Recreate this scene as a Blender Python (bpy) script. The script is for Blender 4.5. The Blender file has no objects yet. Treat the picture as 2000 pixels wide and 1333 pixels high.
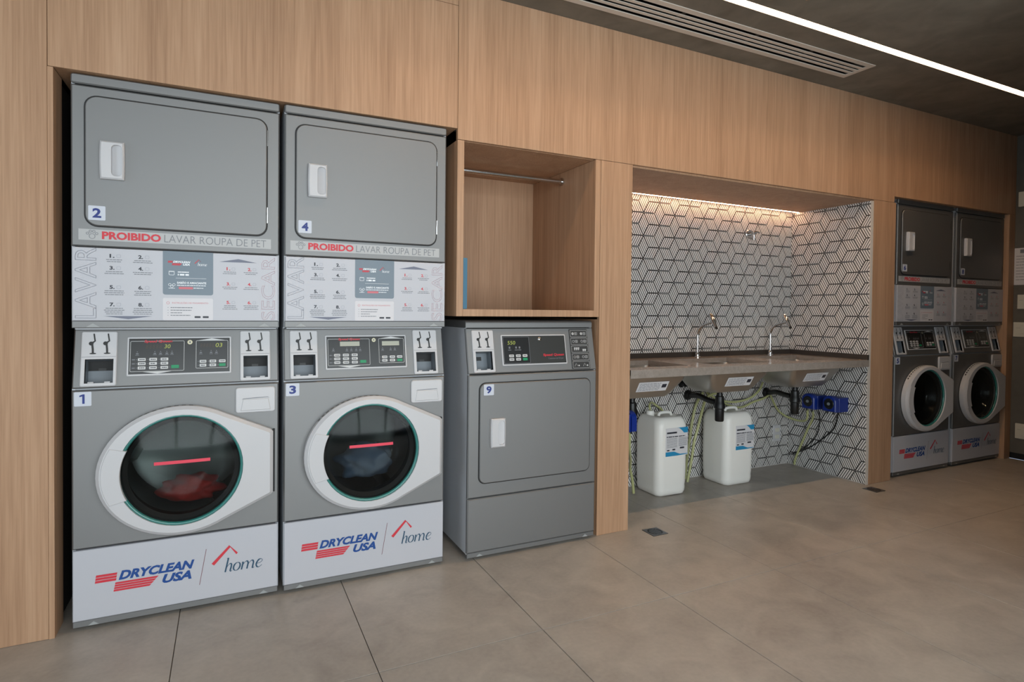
import bpy, bmesh, math, random
from mathutils import Matrix, Vector
from mathutils.geometry import tessellate_polygon
random.seed(7)
PI = math.pi
SC = bpy.context.scene
COL = SC.collection

# ------------------------------------------------------------------ camera
cam_d = bpy.data.cameras.new('camera')
cam = bpy.data.objects.new('camera', cam_d)
COL.objects.link(cam)
cam_d.sensor_width = 36.0
cam_d.lens = 1147.16 * 36.0 / 2000.0
cam_d.shift_y = -40.28 / 2000.0
cam_d.clip_start = 0.05
yaw, pitch, roll = 0.45133, 0.01754, 0.01050
cy_, sy_, cp_, sp_ = math.cos(yaw), math.sin(yaw), math.cos(pitch), math.sin(pitch)
fwd = Vector((sy_ * cp_, cy_ * cp_, -sp_))
rgt = Vector((cy_, -sy_, 0))
upv = rgt.cross(fwd)
r2 = rgt * math.cos(roll) + upv * math.sin(roll)
u2 = -rgt * math.sin(roll) + upv * math.cos(roll)
mw = Matrix((r2, u2, -fwd)).transposed().to_4x4()
mw.translation = Vector((0.49558, -2.53880, 1.16363))
cam.matrix_world = mw
SC.camera = cam

# ------------------------------------------------------------------ world, daylight, exposure
SC.view_settings.view_transform = 'Standard'
SC.view_settings.look = 'None'
SC.view_settings.gamma = 1.0
SC.view_settings.exposure = 0.0
SC.view_settings.use_curve_mapping = False
W = bpy.data.worlds.new('world')
SC.world = W
W.use_nodes = True
W.node_tree.nodes['Background'].inputs[0].default_value = (0.62, 0.75, 1.0, 1)
W.node_tree.nodes['Background'].inputs[1].default_value = 0.6


def area_light(name, loc, rot, sx, sy, power, color):
    d = bpy.data.lights.new(name, 'AREA')
    d.shape = 'RECTANGLE'
    d.size, d.size_y, d.energy, d.color = sx, sy, power, color
    o = bpy.data.objects.new(name, d)
    COL.objects.link(o)
    o.location = loc
    o.rotation_euler = rot
    return o


XL, XR, YB = -2.6, 6.240, -3.9      # room limits
# daylight entering through the shopfront glazing behind the photographer
area_light('daylight', (1.15, -4.12, 1.30), (PI / 2, 0, 0), 3.9, 2.3, 168, (0.92, 0.96, 1.0))
area_light('side_daylight', (XL - 0.16, -2.2, 1.30), (PI / 2, 0, -PI / 2), 2.4, 2.3, 40, (0.84, 0.92, 1.0))
LED_STRENGTH = 40.0
LED_COLOR = (1.0, 0.68, 0.41)
SINK_LED_STRENGTH = 40.0

# ------------------------------------------------------------------ materials


def lin(c):
    return tuple(((v / 255) / 12.92 if v / 255 <= 0.04045 else ((v / 255 + 0.055) / 1.055) ** 2.4) for v in c)


MATS = {}


def mat(name, rgb, rough=0.5, metal=0.0, spec=0.5, emit=None, estr=0.0, alpha=1.0):
    if name in MATS:
        return MATS[name]
    m = bpy.data.materials.new(name)
    m.use_nodes = True
    b = m.node_tree.nodes['Principled BSDF']
    b.inputs['Base Color'].default_value = (*lin(rgb), 1)
    b.inputs['Roughness'].default_value = rough
    b.inputs['Metallic'].default_value = metal
    b.inputs['Specular IOR Level'].default_value = spec
    if emit:
        b.inputs['Emission Color'].default_value = (*emit, 1)
        b.inputs['Emission Strength'].default_value = estr
    MATS[name] = m
    return m


def nd(nt, t, **kw):
    n = nt.nodes.new(t)
    for k, v in kw.items():
        setattr(n, k, v)
    return n


def noise_chain(m, layers, ramp, bump=0.0, bump_scale=None, rough=None):
    """Base colour from position-driven noise layers: (scale xyz, noise scale, detail, weight)."""
    nt = m.node_tree
    b = nt.nodes['Principled BSDF']
    geo = nd(nt, 'ShaderNodeNewGeometry')
    total = None
    for sc, ns, det, wt, dist in layers:
        mp = nd(nt, 'ShaderNodeMapping')
        mp.inputs['Scale'].default_value = sc
        nt.links.new(geo.outputs['Position'], mp.inputs['Vector'])
        nz = nd(nt, 'ShaderNodeTexNoise')
        nz.inputs['Scale'].default_value = ns
        nz.inputs['Detail'].default_value = det
        nz.inputs['Distortion'].default_value = dist
        nt.links.new(mp.outputs[0], nz.inputs['Vector'])
        mul = nd(nt, 'ShaderNodeMath', operation='MULTIPLY')
        mul.inputs[1].default_value = wt
        nt.links.new(nz.outputs[0], mul.inputs[0])
        if total is None:
            total = mul
        else:
            ad = nd(nt, 'ShaderNodeMath', operation='ADD')
            nt.links.new(total.outputs[0], ad.inputs[0])
            nt.links.new(mul.outputs[0], ad.inputs[1])
            total = ad
    cr = nd(nt, 'ShaderNodeValToRGB')
    els = cr.color_ramp.elements
    els[0].position, els[0].color = ramp[0][0], (*lin(ramp[0][1]), 1)
    els[1].position, els[1].color = ramp[-1][0], (*lin(ramp[-1][1]), 1)
    for p, c in ramp[1:-1]:
        e = els.new(p)
        e.color = (*lin(c), 1)
    nt.links.new(total.outputs[0], cr.inputs[0])
    nt.links.new(cr.outputs[0], b.inputs['Base Color'])
    if bump:
        bp = nd(nt, 'ShaderNodeBump')
        bp.inputs['Strength'].default_value = bump
        bp.inputs['Distance'].default_value = 0.002
        nt.links.new(total.outputs[0], bp.inputs['Height'])
        nt.links.new(bp.outputs[0], b.inputs['Normal'])
    return m


WOOD = noise_chain(mat('oak veneer', (190, 150, 118), 0.5, spec=0.35),
                   [((70, 70, 1.6), 1.6, 4, 0.42, 0.3), ((9, 9, 0.35), 1.0, 3, 0.38, 1.2), ((240, 240, 6), 1.0, 2, 0.20, 0)],
                   [(0.30, (152, 116, 89)), (0.50, (176, 139, 109)), (0.70, (194, 158, 128))], bump=0.05)
FLOORM = noise_chain(mat('porcelain floor', (160, 150, 138), 0.38, spec=0.5),
                     [((1, 1, 1), 1.3, 6, 0.45, 0.6), ((1, 1, 1), 6.0, 8, 0.40, 1.0), ((1, 1, 1), 60.0, 3, 0.15, 0)],
                     [(0.34, (146, 138, 130)), (0.50, (166, 158, 149)), (0.66, (182, 174, 164))], bump=0.02)
GROUT = mat('floor grout', (112, 104, 94), 0.8)
CEILM = noise_chain(mat('burnt cement ceiling', (95, 90, 80), 0.75),
                    [((1, 1, 1), 1.7, 6, 0.6, 1.5), ((1, 1, 1), 7.0, 6, 0.4, 1.0)],
                    [(0.32, (102, 95, 84)), (0.5, (118, 110, 98)), (0.68, (132, 124, 111))])
GREYWALL = noise_chain(mat('grey cement wall', (118, 114, 104), 0.75),
                       [((1, 1, 1), 2.0, 6, 0.6, 1.0), ((1, 1, 1), 9.0, 5, 0.4, 0.5)],
                       [(0.32, (84, 81, 74)), (0.68, (108, 104, 96))])
ROOMWALL = mat('painted room wall', (98, 94, 90), 0.8)
STEELP = mat('silver metallic paint', (140, 140, 140), 0.60, metal=0.95)
CABP_LIT = mat('silver cabinet paint with bounce light', (186, 189, 194), 0.45)  # colour lightened to stand in for light bouncing onto the cabinet sides
DARKGAP = mat('black rubber', (16, 16, 17), 0.6)
WHITE = mat('white plastic', (196, 195, 197), 0.32)
PANELW = mat('white printed panel', (188, 188, 194), 0.4)
CARDW = mat('ivory printed card', (208, 205, 208), 0.4)
STRIPW = mat('clear white sticker', (176, 176, 176), 0.4)
STICK = mat('white sticker', (198, 202, 212), 0.4)
NAVY = mat('navy print', (28, 48, 125), 0.5)
RED = mat('red print', (205, 48, 62), 0.5)
DRED = mat('dark red print', (120, 50, 60), 0.5)
LOGOBLUE = mat('logo blue print', (14, 68, 138), 0.5)
TEALTXT = mat('slate blue print', (34, 74, 100), 0.5)
GREYTXT = mat('grey print', (120, 122, 128), 0.5)
DARKTXT = mat('charcoal print', (44, 46, 56), 0.5)
LINEGREY = mat('pale grey outline print', (160, 162, 172), 0.5)
LINEPINK = mat('pale pink outline print', (214, 178, 186), 0.5)
PINKTXT = mat('pink print', (206, 110, 120), 0.5)
SLATE = mat('slate header print', (112, 126, 138), 0.45)
SLATE2 = mat('slate arrow print', (104, 108, 126), 0.45)
WTXT = mat('white print', (238, 240, 244), 0.5)
BLACKFACE = mat('black console film', (26, 27, 28), 0.3)
ARROWM = mat('pale grey arrow print', (158, 160, 160), 0.5)
BTN = mat('white membrane button', (205, 205, 205), 0.45)
GREENB = mat('green start button', (16, 140, 92), 0.45)
LCDON = mat('green lit digits', (20, 30, 10), 0.5, emit=(0.55, 0.62, 0.12), estr=0.7)
LCDOFF = mat('unlit amber digits', (66, 52, 40), 0.4)
LCDPALE = mat('pale display film', (176, 176, 160), 0.4)
CHROME = mat('chrome', (205, 205, 205), 0.15, metal=1.0)
STAIN = mat('brushed stainless steel', (198, 194, 188), 0.38, metal=1.0)
DRUM = mat('drum steel', (112, 112, 112), 0.28, metal=1.0)
POCKET = mat('grey pocket plastic', (122, 129, 136), 0.45)
BLACKP = mat('black plastic', (18, 18, 18), 0.4)
TEALG = mat('teal glass rim', (46, 118, 112), 0.15, spec=0.7)
STONE = noise_chain(mat('dark quartz worktop', (120, 108, 98), 0.22),
                    [((1, 1, 1), 30, 4, 0.5, 0), ((1, 1, 1), 140, 2, 0.5, 0)], [(0.3, (134, 125, 117)), (0.7, (156, 147, 139))])
STONED = mat('dark quartz upstand', (62, 56, 52), 0.3)
JERRY = mat('white polyethylene', (240, 238, 232), 0.35)
CYAN = mat('cyan label print', (38, 140, 186), 0.45)
BLUEP = mat('blue pump plastic', (12, 42, 128), 0.38)
TUBE = mat('yellowed clear tube', (180, 182, 130), 0.25)
PAPER = mat('paper', (214, 212, 214), 0.7)
SWITCH = mat('cream wall plate', (208, 206, 192), 0.45)
VENTM = mat('taupe vent metal', (205, 194, 182), 0.5)
VENTD = mat('dark vent blade', (24, 22, 21), 0.6)
DRAINM = mat('dull drain steel', (128, 132, 138), 0.42, metal=1.0)
REDTAPE = mat('red tape', (225, 62, 84), 0.5)
REDCLOTH = mat('red cloth', (190, 36, 30), 0.9)
BLUECLOTH = mat('blue grey cloth', (96, 112, 140), 0.9)
BOOKBLUE = mat('blue folder board', (58, 112, 140), 0.5)
TILEGROUT = mat('white tile grout', (214, 210, 206), 0.7)
LEDM = mat('warm led diffuser', (255, 240, 220), 0.5, emit=LED_COLOR, estr=LED_STRENGTH)
LEDS = mat('amber led diffuser', (255, 225, 190), 0.5, emit=(1.0, 0.54, 0.30), estr=SINK_LED_STRENGTH)


def glass_mat(name, ior, tint):
    m = bpy.data.materials.new(name)
    m.use_nodes = True
    nt = m.node_tree
    nt.nodes.remove(nt.nodes['Principled BSDF'])
    out = nt.nodes['Material Output']
    tr = nd(nt, 'ShaderNodeBsdfTransparent')
    tr.inputs[0].default_value = (*tint, 1)
    gl = nd(nt, 'ShaderNodeBsdfGlossy')
    gl.inputs['Roughness'].default_value = 0.06
    # Schlick reflectance from the facing angle, the same from both sides of the sheet
    f0 = ((ior - 1) / (ior + 1)) ** 2
    lw = nd(nt, 'ShaderNodeLayerWeight')
    lw.inputs['Blend'].default_value = 0.5
    pw = nd(nt, 'ShaderNodeMath', operation='POWER')
    pw.inputs[1].default_value = 5.0
    nt.links.new(lw.outputs['Facing'], pw.inputs[0])
    fr = nd(nt, 'ShaderNodeMath', operation='MULTIPLY_ADD')
    fr.inputs[1].default_value = 1 - f0
    fr.inputs[2].default_value = f0
    nt.links.new(pw.outputs[0], fr.inputs[0])
    mx = nd(nt, 'ShaderNodeMixShader')
    nt.links.new(fr.outputs[0], mx.inputs[0])
    nt.links.new(tr.outputs[0], mx.inputs[1])
    nt.links.new(gl.outputs[0], mx.inputs[2])
    nt.links.new(mx.outputs[0], out.inputs[0])
    return m


GLASS = glass_mat('door glass', 1.27, (0.68, 0.72, 0.71))
PANE = glass_mat('window glass', 1.45, (0.96, 0.98, 0.97))
BOWLG = glass_mat('bowl glass', 1.25, (0.66, 0.70, 0.69))


def hatch_mat():
    """White glazed hexagon printed with black hatching: u across the strokes, v along them."""
    m = mat('hatched white tile', (226, 222, 218), 0.3)
    nt = m.node_tree
    b = nt.nodes['Principled BSDF']
    uv = nd(nt, 'ShaderNodeUVMap')
    uv.uv_map = 'UVMap'
    sp = nd(nt, 'ShaderNodeSeparateXYZ')
    nt.links.new(uv.outputs[0], sp.inputs[0])

    def mth(op, a, bv, c=None):
        n = nd(nt, 'ShaderNodeMath', operation=op)
        for i, x in enumerate((a, bv)):
            if isinstance(x, (int, float)):
                n.inputs[i].default_value = x
            else:
                nt.links.new(x, n.inputs[i])
        return n.outputs[0]
    fr = mth('FRACT', mth('MULTIPLY', sp.outputs[0], 5.0), 0.0)
    d1 = mth('ABSOLUTE', mth('SUBTRACT', fr, 0.5), 0.0)
    st = mth('GREATER_THAN', d1, 0.325)         # strokes centred on the multiples, so the rhombus sides are strokes too
    dv = mth('ABSOLUTE', mth('SUBTRACT', sp.outputs[1], 0.5), 0.0)
    du = mth('ABSOLUTE', mth('SUBTRACT', sp.outputs[0], 0.5), 0.0)
    ed = mth('MAXIMUM', mth('GREATER_THAN', dv, 0.452), mth('GREATER_THAN', du, 0.448))
    mk = mth('MAXIMUM', st, ed)
    mx = nd(nt, 'ShaderNodeMix', data_type='RGBA')
    mx.inputs[6].default_value = (*lin((228, 225, 222)), 1)
    mx.inputs[7].default_value = (*lin((30, 26, 26)), 1)
    nt.links.new(mk, mx.inputs[0])
    nt.links.new(mx.outputs[2], b.inputs['Base Color'])
    return m


HATCH = hatch_mat()

# ------------------------------------------------------------------ mesh helpers


def rrect(x0, x1, z0, z1, r, n=4):
    pts = []
    for cx, cz, a0 in ((x1 - r, z0 + r, -90), (x1 - r, z1 - r, 0), (x0 + r, z1 - r, 90), (x0 + r, z0 + r, 180)):
        for i in range(n + 1):
            a = math.radians(a0 + 90 * i / n)
            pts.append((cx + r * math.cos(a), cz + r * math.sin(a)))
    return pts


def circ(cx, cz, r, n=32, rz=None):
    rz = rz or r
    return [(cx + r * math.cos(2 * PI * i / n), cz + rz * math.sin(2 * PI * i / n)) for i in range(n)]


def inset(pts, d):
    n = len(pts)
    out = []
    for i in range(n):
        p0, p1, p2 = Vector(pts[i - 1]), Vector(pts[i]), Vector(pts[(i + 1) % n])
        a, b = (p1 - p0), (p2 - p1)
        if a.length < 1e-9 or b.length < 1e-9:
            out.append(tuple(p1))
            continue
        a.normalize(); b.normalize()
        na, nb = Vector((-a.y, a.x)), Vector((-b.y, b.x))
        m = na + nb
        if m.length < 1e-6:
            m = na
        m.normalize()
        k = d / max(0.35, m.dot(na))
        q = p1 + m * k
        out.append((q.x, q.y))
    return out


FINE = {'small_print', 'indicator_print', 'button_print', 'step_icons', 'card_print', 'header_print', 'icon_print', 'bold_print',
        'vent_slots', 'logo_stripes', 'unlit_digits', 'step_numbers', 'printed_lettering', 'paw_print', 'printed_outline'}   # print too fine to pick apart


class MB:
    def __init__(s):
        s.v = []
        s.f = []

    def add(s, vs, fs):
        o = len(s.v)
        s.v += [tuple(p) for p in vs]
        s.f += [tuple(i + o for i in f) for f in fs]
        return s

    def box(s, x0, x1, y0, y1, z0, z1):
        return s.add([(x0, y0, z0), (x1, y0, z0), (x1, y1, z0), (x0, y1, z0), (x0, y0, z1), (x1, y0, z1), (x1, y1, z1), (x0, y1, z1)],
                     [(0, 3, 2, 1), (4, 5, 6, 7), (0, 1, 5, 4), (1, 2, 6, 5), (2, 3, 7, 6), (3, 0, 4, 7)])

    def bbox(s, x0, x1, y0, y1, z0, z1, b=0.002):
        """Box with chamfered front edges (front towards -y)."""
        return s.plate([(x0, z0), (x1, z0), (x1, z1), (x0, z1)], y0, y1, b)

    def plate(s, pts, yf, yb, bev=0.0, holes=(), back=True):
        """Outline in x,z (counter-clockwise from the front) extruded from yf back to yb with a chamfered front edge."""
        n = len(pts)
        fr = inset(pts, bev) if bev else pts
        loops = [[Vector((p[0], p[1], 0)) for p in fr]] + [[Vector((p[0], p[1], 0)) for p in h] for h in holes]
        vs = [(p.x, yf, p.y) for l in loops for p in l]
        if holes:
            fs = []
            for t in tessellate_polygon(loops):
                a, b, c = (Vector((vs[i][0], vs[i][2])) for i in t)
                cr = (b - a).cross(c - a)
                if abs(cr) < 1e-12:
                    continue
                fs.append(tuple(t) if cr > 0 else tuple(reversed(t)))
        else:
            fs = [tuple(range(n))]
        if back and not holes:
            pass
        s.add(vs, fs)
        rings = [[(p[0], yf, p[1]) for p in fr]]
        if bev:
            rings.append([(p[0], yf + bev, p[1]) for p in pts])
        rings.append([(p[0], yb, p[1]) for p in pts])
        for a, b in zip(rings, rings[1:]):
            s.add(a + b, [(i, i + n, (i + 1) % n + n, (i + 1) % n) for i in range(n)])
        for h in holes:
            m = len(h)
            s.add([(p[0], yf, p[1]) for p in h] + [(p[0], yb, p[1]) for p in h],
                  [(i, (i + 1) % m, (i + 1) % m + m, i + m) for i in range(m)])
        if back and not holes:
            s.add(rings[-1], [tuple(range(n - 1, -1, -1))])
        return s

    def side(s, x0, x1, pts):
        """Outline in y,z extruded between x0 and x1."""
        n = len(pts)
        return s.add([(x0, p[0], p[1]) for p in pts] + [(x1, p[0], p[1]) for p in pts],
                     [(i, (i + 1) % n, (i + 1) % n + n, i + n) for i in range(n)] + [tuple(range(n - 1, -1, -1)), tuple(range(n, 2 * n))])

    def flat(s, pts, y):
        return s.add([(p[0], y, p[1]) for p in pts], [tuple(range(len(pts)))])

    def bar(s, x0, x1, z0, z1, y):
        return s.flat([(x0, z0), (x1, z0), (x1, z1), (x0, z1)], y)

    def frame(s, out, inn, y):
        n = len(out)
        return s.add([(p[0], y, p[1]) for p in out] + [(p[0], y, p[1]) for p in inn],
                     [(i, (i + 1) % n, (i + 1) % n + n, i + n) for i in range(n)])

    def ribbon(s, pts, ws, y):
        """Flat stroke along x,z points with a width at each point."""
        L, R = [], []
        for i, p in enumerate(pts):
            a = Vector(pts[max(0, i - 1)]); b = Vector(pts[min(len(pts) - 1, i + 1)])
            t = (b - a).normalized(); nrm = Vector((-t.y, t.x))
            w = (ws[i] if isinstance(ws, (list, tuple)) else ws) / 2
            L.append((p[0] + nrm.x * w, y, p[1] + nrm.y * w)); R.append((p[0] - nrm.x * w, y, p[1] - nrm.y * w))
        k = len(pts)
        return s.add(L + R, [(i + k, i + k + 1, i + 1, i) for i in range(k - 1)])

    def lathe(s, prof, n=40, axis='y', c=(0, 0, 0)):
        """Profile (radius, along) turned about an axis through c."""
        vs, fs = [], []
        k = len(prof)
        for i in range(n):
            a = 2 * PI * i / n
            for r, h in prof:
                if axis == 'y':
                    vs.append((c[0] + r * math.cos(a), c[1] + h, c[2] + r * math.sin(a)))
                elif axis == 'z':
                    vs.append((c[0] + r * math.cos(a), c[1] + r * math.sin(a), c[2] + h))
                else:
                    vs.append((c[0] + h, c[1] + r * math.cos(a), c[2] + r * math.sin(a)))
        for i in range(n):
            j = (i + 1) % n
            for q in range(k - 1):
                if axis == 'y':
                    fs.append((i * k + q, i * k + q + 1, j * k + q + 1, j * k + q))
                else:
                    fs.append((i * k + q, j * k + q, j * k + q + 1, i * k + q + 1))
        return s.add(vs, fs)

    def tube(s, path, r, n=10, caps=True):
        P = [Vector(p) for p in path]
        rs = r if isinstance(r, (list, tuple)) else [r] * len(P)
        t0 = (P[1] - P[0]).normalized()
        ref = Vector((0, 0, 1)) if abs(t0.z) < 0.9 else Vector((1, 0, 0))
        u = t0.cross(ref).normalized()
        vs, fs = [], []
        for i, p in enumerate(P):
            t = (P[min(i + 1, len(P) - 1)] - P[max(i - 1, 0)]).normalized()
            u = (u - t * u.dot(t)).normalized()
            w = t.cross(u)
            for j in range(n):
                a = 2 * PI * j / n
                vs.append(p + (u * math.cos(a) + w * math.sin(a)) * rs[i])
        for i in range(len(P) - 1):
            for j in range(n):
                k = (j + 1) % n
                fs.append((i * n + j, i * n + k, (i + 1) * n + k, (i + 1) * n + j))
        if caps:
            fs.append(tuple(range(n - 1, -1, -1)))
            fs.append(tuple((len(P) - 1) * n + j for j in range(n)))
        return s.add(vs, fs)

    def xf(s, M):
        s.v = [tuple(M @ Vector(p)) for p in s.v]
        return s

    def mesh(s, name, m, smooth=35):
        me = bpy.data.meshes.new(name)
        me.from_pydata(s.v, [], s.f)
        me.validate()
        if smooth:
            me.polygons.foreach_set('use_smooth', [True] * len(me.polygons))
            me.set_sharp_from_angle(angle=math.radians(smooth))
        me.materials.append(m)
        me.update()
        return me

    def build(s, name, m, parent=None, smooth=35, label=None):
        o = link(name, s.mesh(name, m, smooth), parent, label)
        if name in FINE:
            o['kind'] = 'stuff'
        return o


def link(name, me, parent=None, label=None):
    o = bpy.data.objects.new(name, me)
    COL.objects.link(o)
    if parent is not None:
        o.parent = parent
    if label:
        o['label'] = label
    return o


def thing(name, label, cat, loc=(0, 0, 0), rz=0.0, group=None):
    o = bpy.data.objects.new(name, None)
    o.empty_display_size = 0.1
    COL.objects.link(o)
    o.location = loc
    o.rotation_euler = (0, 0, rz)
    return tag(o, label, cat, group)


def tag(o, label, cat, group=None):
    o['label'] = label
    o['category'] = cat
    if group:
        o['group'] = group
    return o


def struct(o, label=None):
    o['kind'] = 'structure'
    if label:
        o['label'] = label
    return o


def smooth_path(pts, k=6):
    P = [Vector(p) for p in pts]
    out = []
    for i in range(len(P) - 1):
        p0, p1, p2, p3 = P[max(i - 1, 0)], P[i], P[i + 1], P[min(i + 2, len(P) - 1)]
        for j in range(k):
            t = j / k
            out.append(0.5 * ((2 * p1) + (p2 - p0) * t + (2 * p0 - 5 * p1 + 4 * p2 - p3) * t * t + (3 * p1 - p0 - 3 * p2 + p3) * t ** 3))
    out.append(P[-1])
    return out


TXT = {}


def text_raw(s, shear=0.0, bold=0.0, outline=0.0):
    key = (s, shear, bold, outline)
    if key in TXT:
        return TXT[key]
    cu = bpy.data.curves.new('t', 'FONT')
    cu.body = s
    cu.shear = shear
    cu.offset = bold
    cu.resolution_u = 3
    if outline:
        cu.fill_mode = 'NONE'
        cu.bevel_depth = outline
        cu.bevel_resolution = 0
    o = bpy.data.objects.new('t', cu)
    COL.objects.link(o)
    dg = bpy.context.evaluated_depsgraph_get()
    me = o.evaluated_get(dg).to_mesh()
    vs = [tuple(v.co) for v in me.vertices]
    fs = [tuple(p.vertices) for p in me.polygons]
    o.evaluated_get(dg).to_mesh_clear()
    bpy.data.objects.remove(o)
    bpy.data.curves.remove(cu)
    TXT[key] = (vs, fs)
    return TXT[key]


def text(mb, s, x0, x1, z0, z1, y, shear=0.0, bold=0.0, outline=0.0, vert=False):
    """Lettering stretched into the box x0..x1, z0..z1 on the plane y; vert reads upwards."""
    vs, fs = text_raw(s, shear, bold, outline)
    xs = [v[0] for v in vs]; ys = [v[1] for v in vs]
    ax, bx, ay, by = min(xs), max(xs), min(ys), max(ys)
    out = []
    for v in vs:
        a, b = (v[0] - ax) / (bx - ax), (v[1] - ay) / (by - ay)
        if vert:
            out.append((x1 - b * (x1 - x0), y, z0 + a * (z1 - z0)))
        else:
            out.append((x0 + a * (x1 - x0), y, z0 + b * (z1 - z0)))
    if outline:
        # keep the outline strokes lying flat
        out = [(p[0], y, p[2]) for p in out]
    mb.add(out, fs)
    return mb


def words(mb, x0, x1, z, h, y, gap=0.0022, rnd=None, mn=0.005, mx=0.013):
    """A line of print too small to read: a row of short dashes."""
    rnd = rnd or random
    x = x0
    while x < x1 - 0.002:
        w = min(rnd.uniform(mn, mx), x1 - x)
        mb.bar(x, x + w, z - h / 2, z + h / 2, y)
        x += w + gap
    return mb


def home_word(mb, x0, z0, s, y):
    """Lower-case italic serif 'home', drawn as pen strokes; s = x-height."""
    def st(pts, ws):
        P = smooth_path([(p[0], p[1], 0) for p in pts], 5)
        n = len(P)
        W = []
        for i in range(n):
            t = i / (n - 1) * (len(ws) - 1)
            k = min(int(t), len(ws) - 2)
            W.append((ws[k] + (ws[k + 1] - ws[k]) * (t - k)) * s)
        mb.ribbon([(x0 + (p.x + 0.22 * p.y) * s, z0 + p.y * s) for p in P], W, y)
    th, tn = 0.17, 0.06
    st([(-0.10, 1.66), (0.06, 1.72)], [tn, tn])
    st([(0.05, 1.72), (0.05, 0.8), (0.05, 0.0)], [th, th, th])
    st([(0.08, 0.55), (0.30, 0.93), (0.52, 0.95), (0.60, 0.65), (0.58, 0.15), (0.66, 0.0), (0.80, 0.10)], [tn, tn, th, th, th, tn, tn])
    ox = 1.25
    st([(ox + 0.36 * math.cos(a), 0.5 + 0.49 * math.sin(a)) for a in [PI / 2 + 2 * PI * i / 12 for i in range(13)]],
       [tn, th, th, tn, th, th, tn])
    mx = 1.85
    st([(mx - 0.10, 0.85), (mx + 0.02, 0.97)], [tn, tn])
    for k in range(3):
        st([(mx + 0.03 + 0.62 * k, 0.95 if k == 0 else 0.75), (mx + 0.03 + 0.62 * k, 0.0)], [th, th])
    for k in range(2):
        st([(mx + 0.06 + 0.62 * k, 0.55), (mx + 0.28 + 0.62 * k, 0.92), (mx + 0.52 + 0.62 * k, 0.95), (mx + 0.65 + 0.62 * k, 0.70)], [tn, tn, th, th])
    st([(mx + 1.27, 0.05), (mx + 1.36, -0.02), (mx + 1.48, 0.10)], [th, tn, tn])
    ex = 3.85
    st([(ex - 0.32, 0.45), (ex + 0.10, 0.55), (ex + 0.28, 0.78), (ex + 0.10, 0.98), (ex - 0.18, 0.90), (ex - 0.36, 0.45),
        (ex - 0.20, 0.06), (ex + 0.08, 0.0), (ex + 0.34, 0.22)], [tn, tn, tn, tn, th, th, th, tn, tn])
    return mb


def brand_logo(parent, X, Z, k, y, c_txt, c_home, div=True):
    """Striped flag, two-line italic name, divider, roof and 'home'. X, Z map the kick-plate layout; k scales it."""
    fx = lambda a: X + a * k
    fz = lambda a: Z + a * k
    m = MB()
    for i in range(3):
        zt = 0.192 - i * 0.0102
        m.flat([(fx(0.0705 - i * 0.0012), fz(zt - 0.0085)), (fx(0.1345 - i * 0.0012), fz(zt - 0.0085)), (fx(0.1362 - i * 0.0012), fz(zt)), (fx(0.0722 - i * 0.0012), fz(zt))], y)
    for i in range(4):
        zt = 0.1560 - i * 0.0086
        m.flat([(fx(0.1290 - i * 0.0016), fz(zt - 0.007)), (fx(0.2640 - i * 0.0075 - 0.005), fz(zt - 0.007)), (fx(0.2660 - i * 0.0075), fz(zt)), (fx(0.1306 - i * 0.0016), fz(zt))], y)
    m.build('logo_stripes', RED, parent, 0)
    m = MB()
    text(m, 'DRYCLEAN', fx(0.140), fx(0.384), fz(0.1625), fz(0.1965), y, 0.30, 0.045)
    text(m, 'USA', fx(0.278), fx(0.374), fz(0.1235), fz(0.1575), y, 0.30, 0.045)
    m.build('logo_lettering', c_txt, parent, 0)
    if div:
        m = MB()
        m.ribbon([(fx(0.401), fz(0.094)), (fx(0.424), fz(0.229))], 0.0016 * k, y)
        m.build('logo_divider', DRED, parent, 0)
    m = MB()
    m.flat([(fx(0.442), fz(0.168)), (fx(0.451), fz(0.160)), (fx(0.509), fz(0.2235)), (fx(0.5035), fz(0.2305))], y)
    m.build('roof_stroke', RED, parent, 0)
    m = MB()
    m.flat([(fx(0.5035), fz(0.2305)), (fx(0.5085), fz(0.221)), (fx(0.529), fz(0.1905)), (fx(0.5345), fz(0.1965))], y)
    m.build('roof_stroke', RED if c_txt is LOGOBLUE else DRED, parent, 0)
    m = MB()
    home_word(m, fx(0.488), fz(0.1265), 0.0315 * k, y)
    m.build('home_lettering', c_home, parent, 0)


def paw(mb, x, z, s, y):
    def ring(cx, cz, r):
        mb.frame(circ(x + cx * s, z + cz * s, r * s, 14), circ(x + cx * s, z + cz * s, (r - 0.055) * s, 14), y)
    ring(0, -0.18, 0.30)
    for a, b in ((-0.42, 0.12), (-0.16, 0.36), (0.16, 0.36), (0.42, 0.12)):
        ring(a, b, 0.15)


def copy_tree(o, parent=None):
    c = o.copy()
    COL.objects.link(c)
    if parent is not None:
        c.parent = parent
    for ch in list(o.children):
        copy_tree(ch, c)
    return c


# ------------------------------------------------------------------ the room
ZC = 2.611
YW = -0.02

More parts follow.
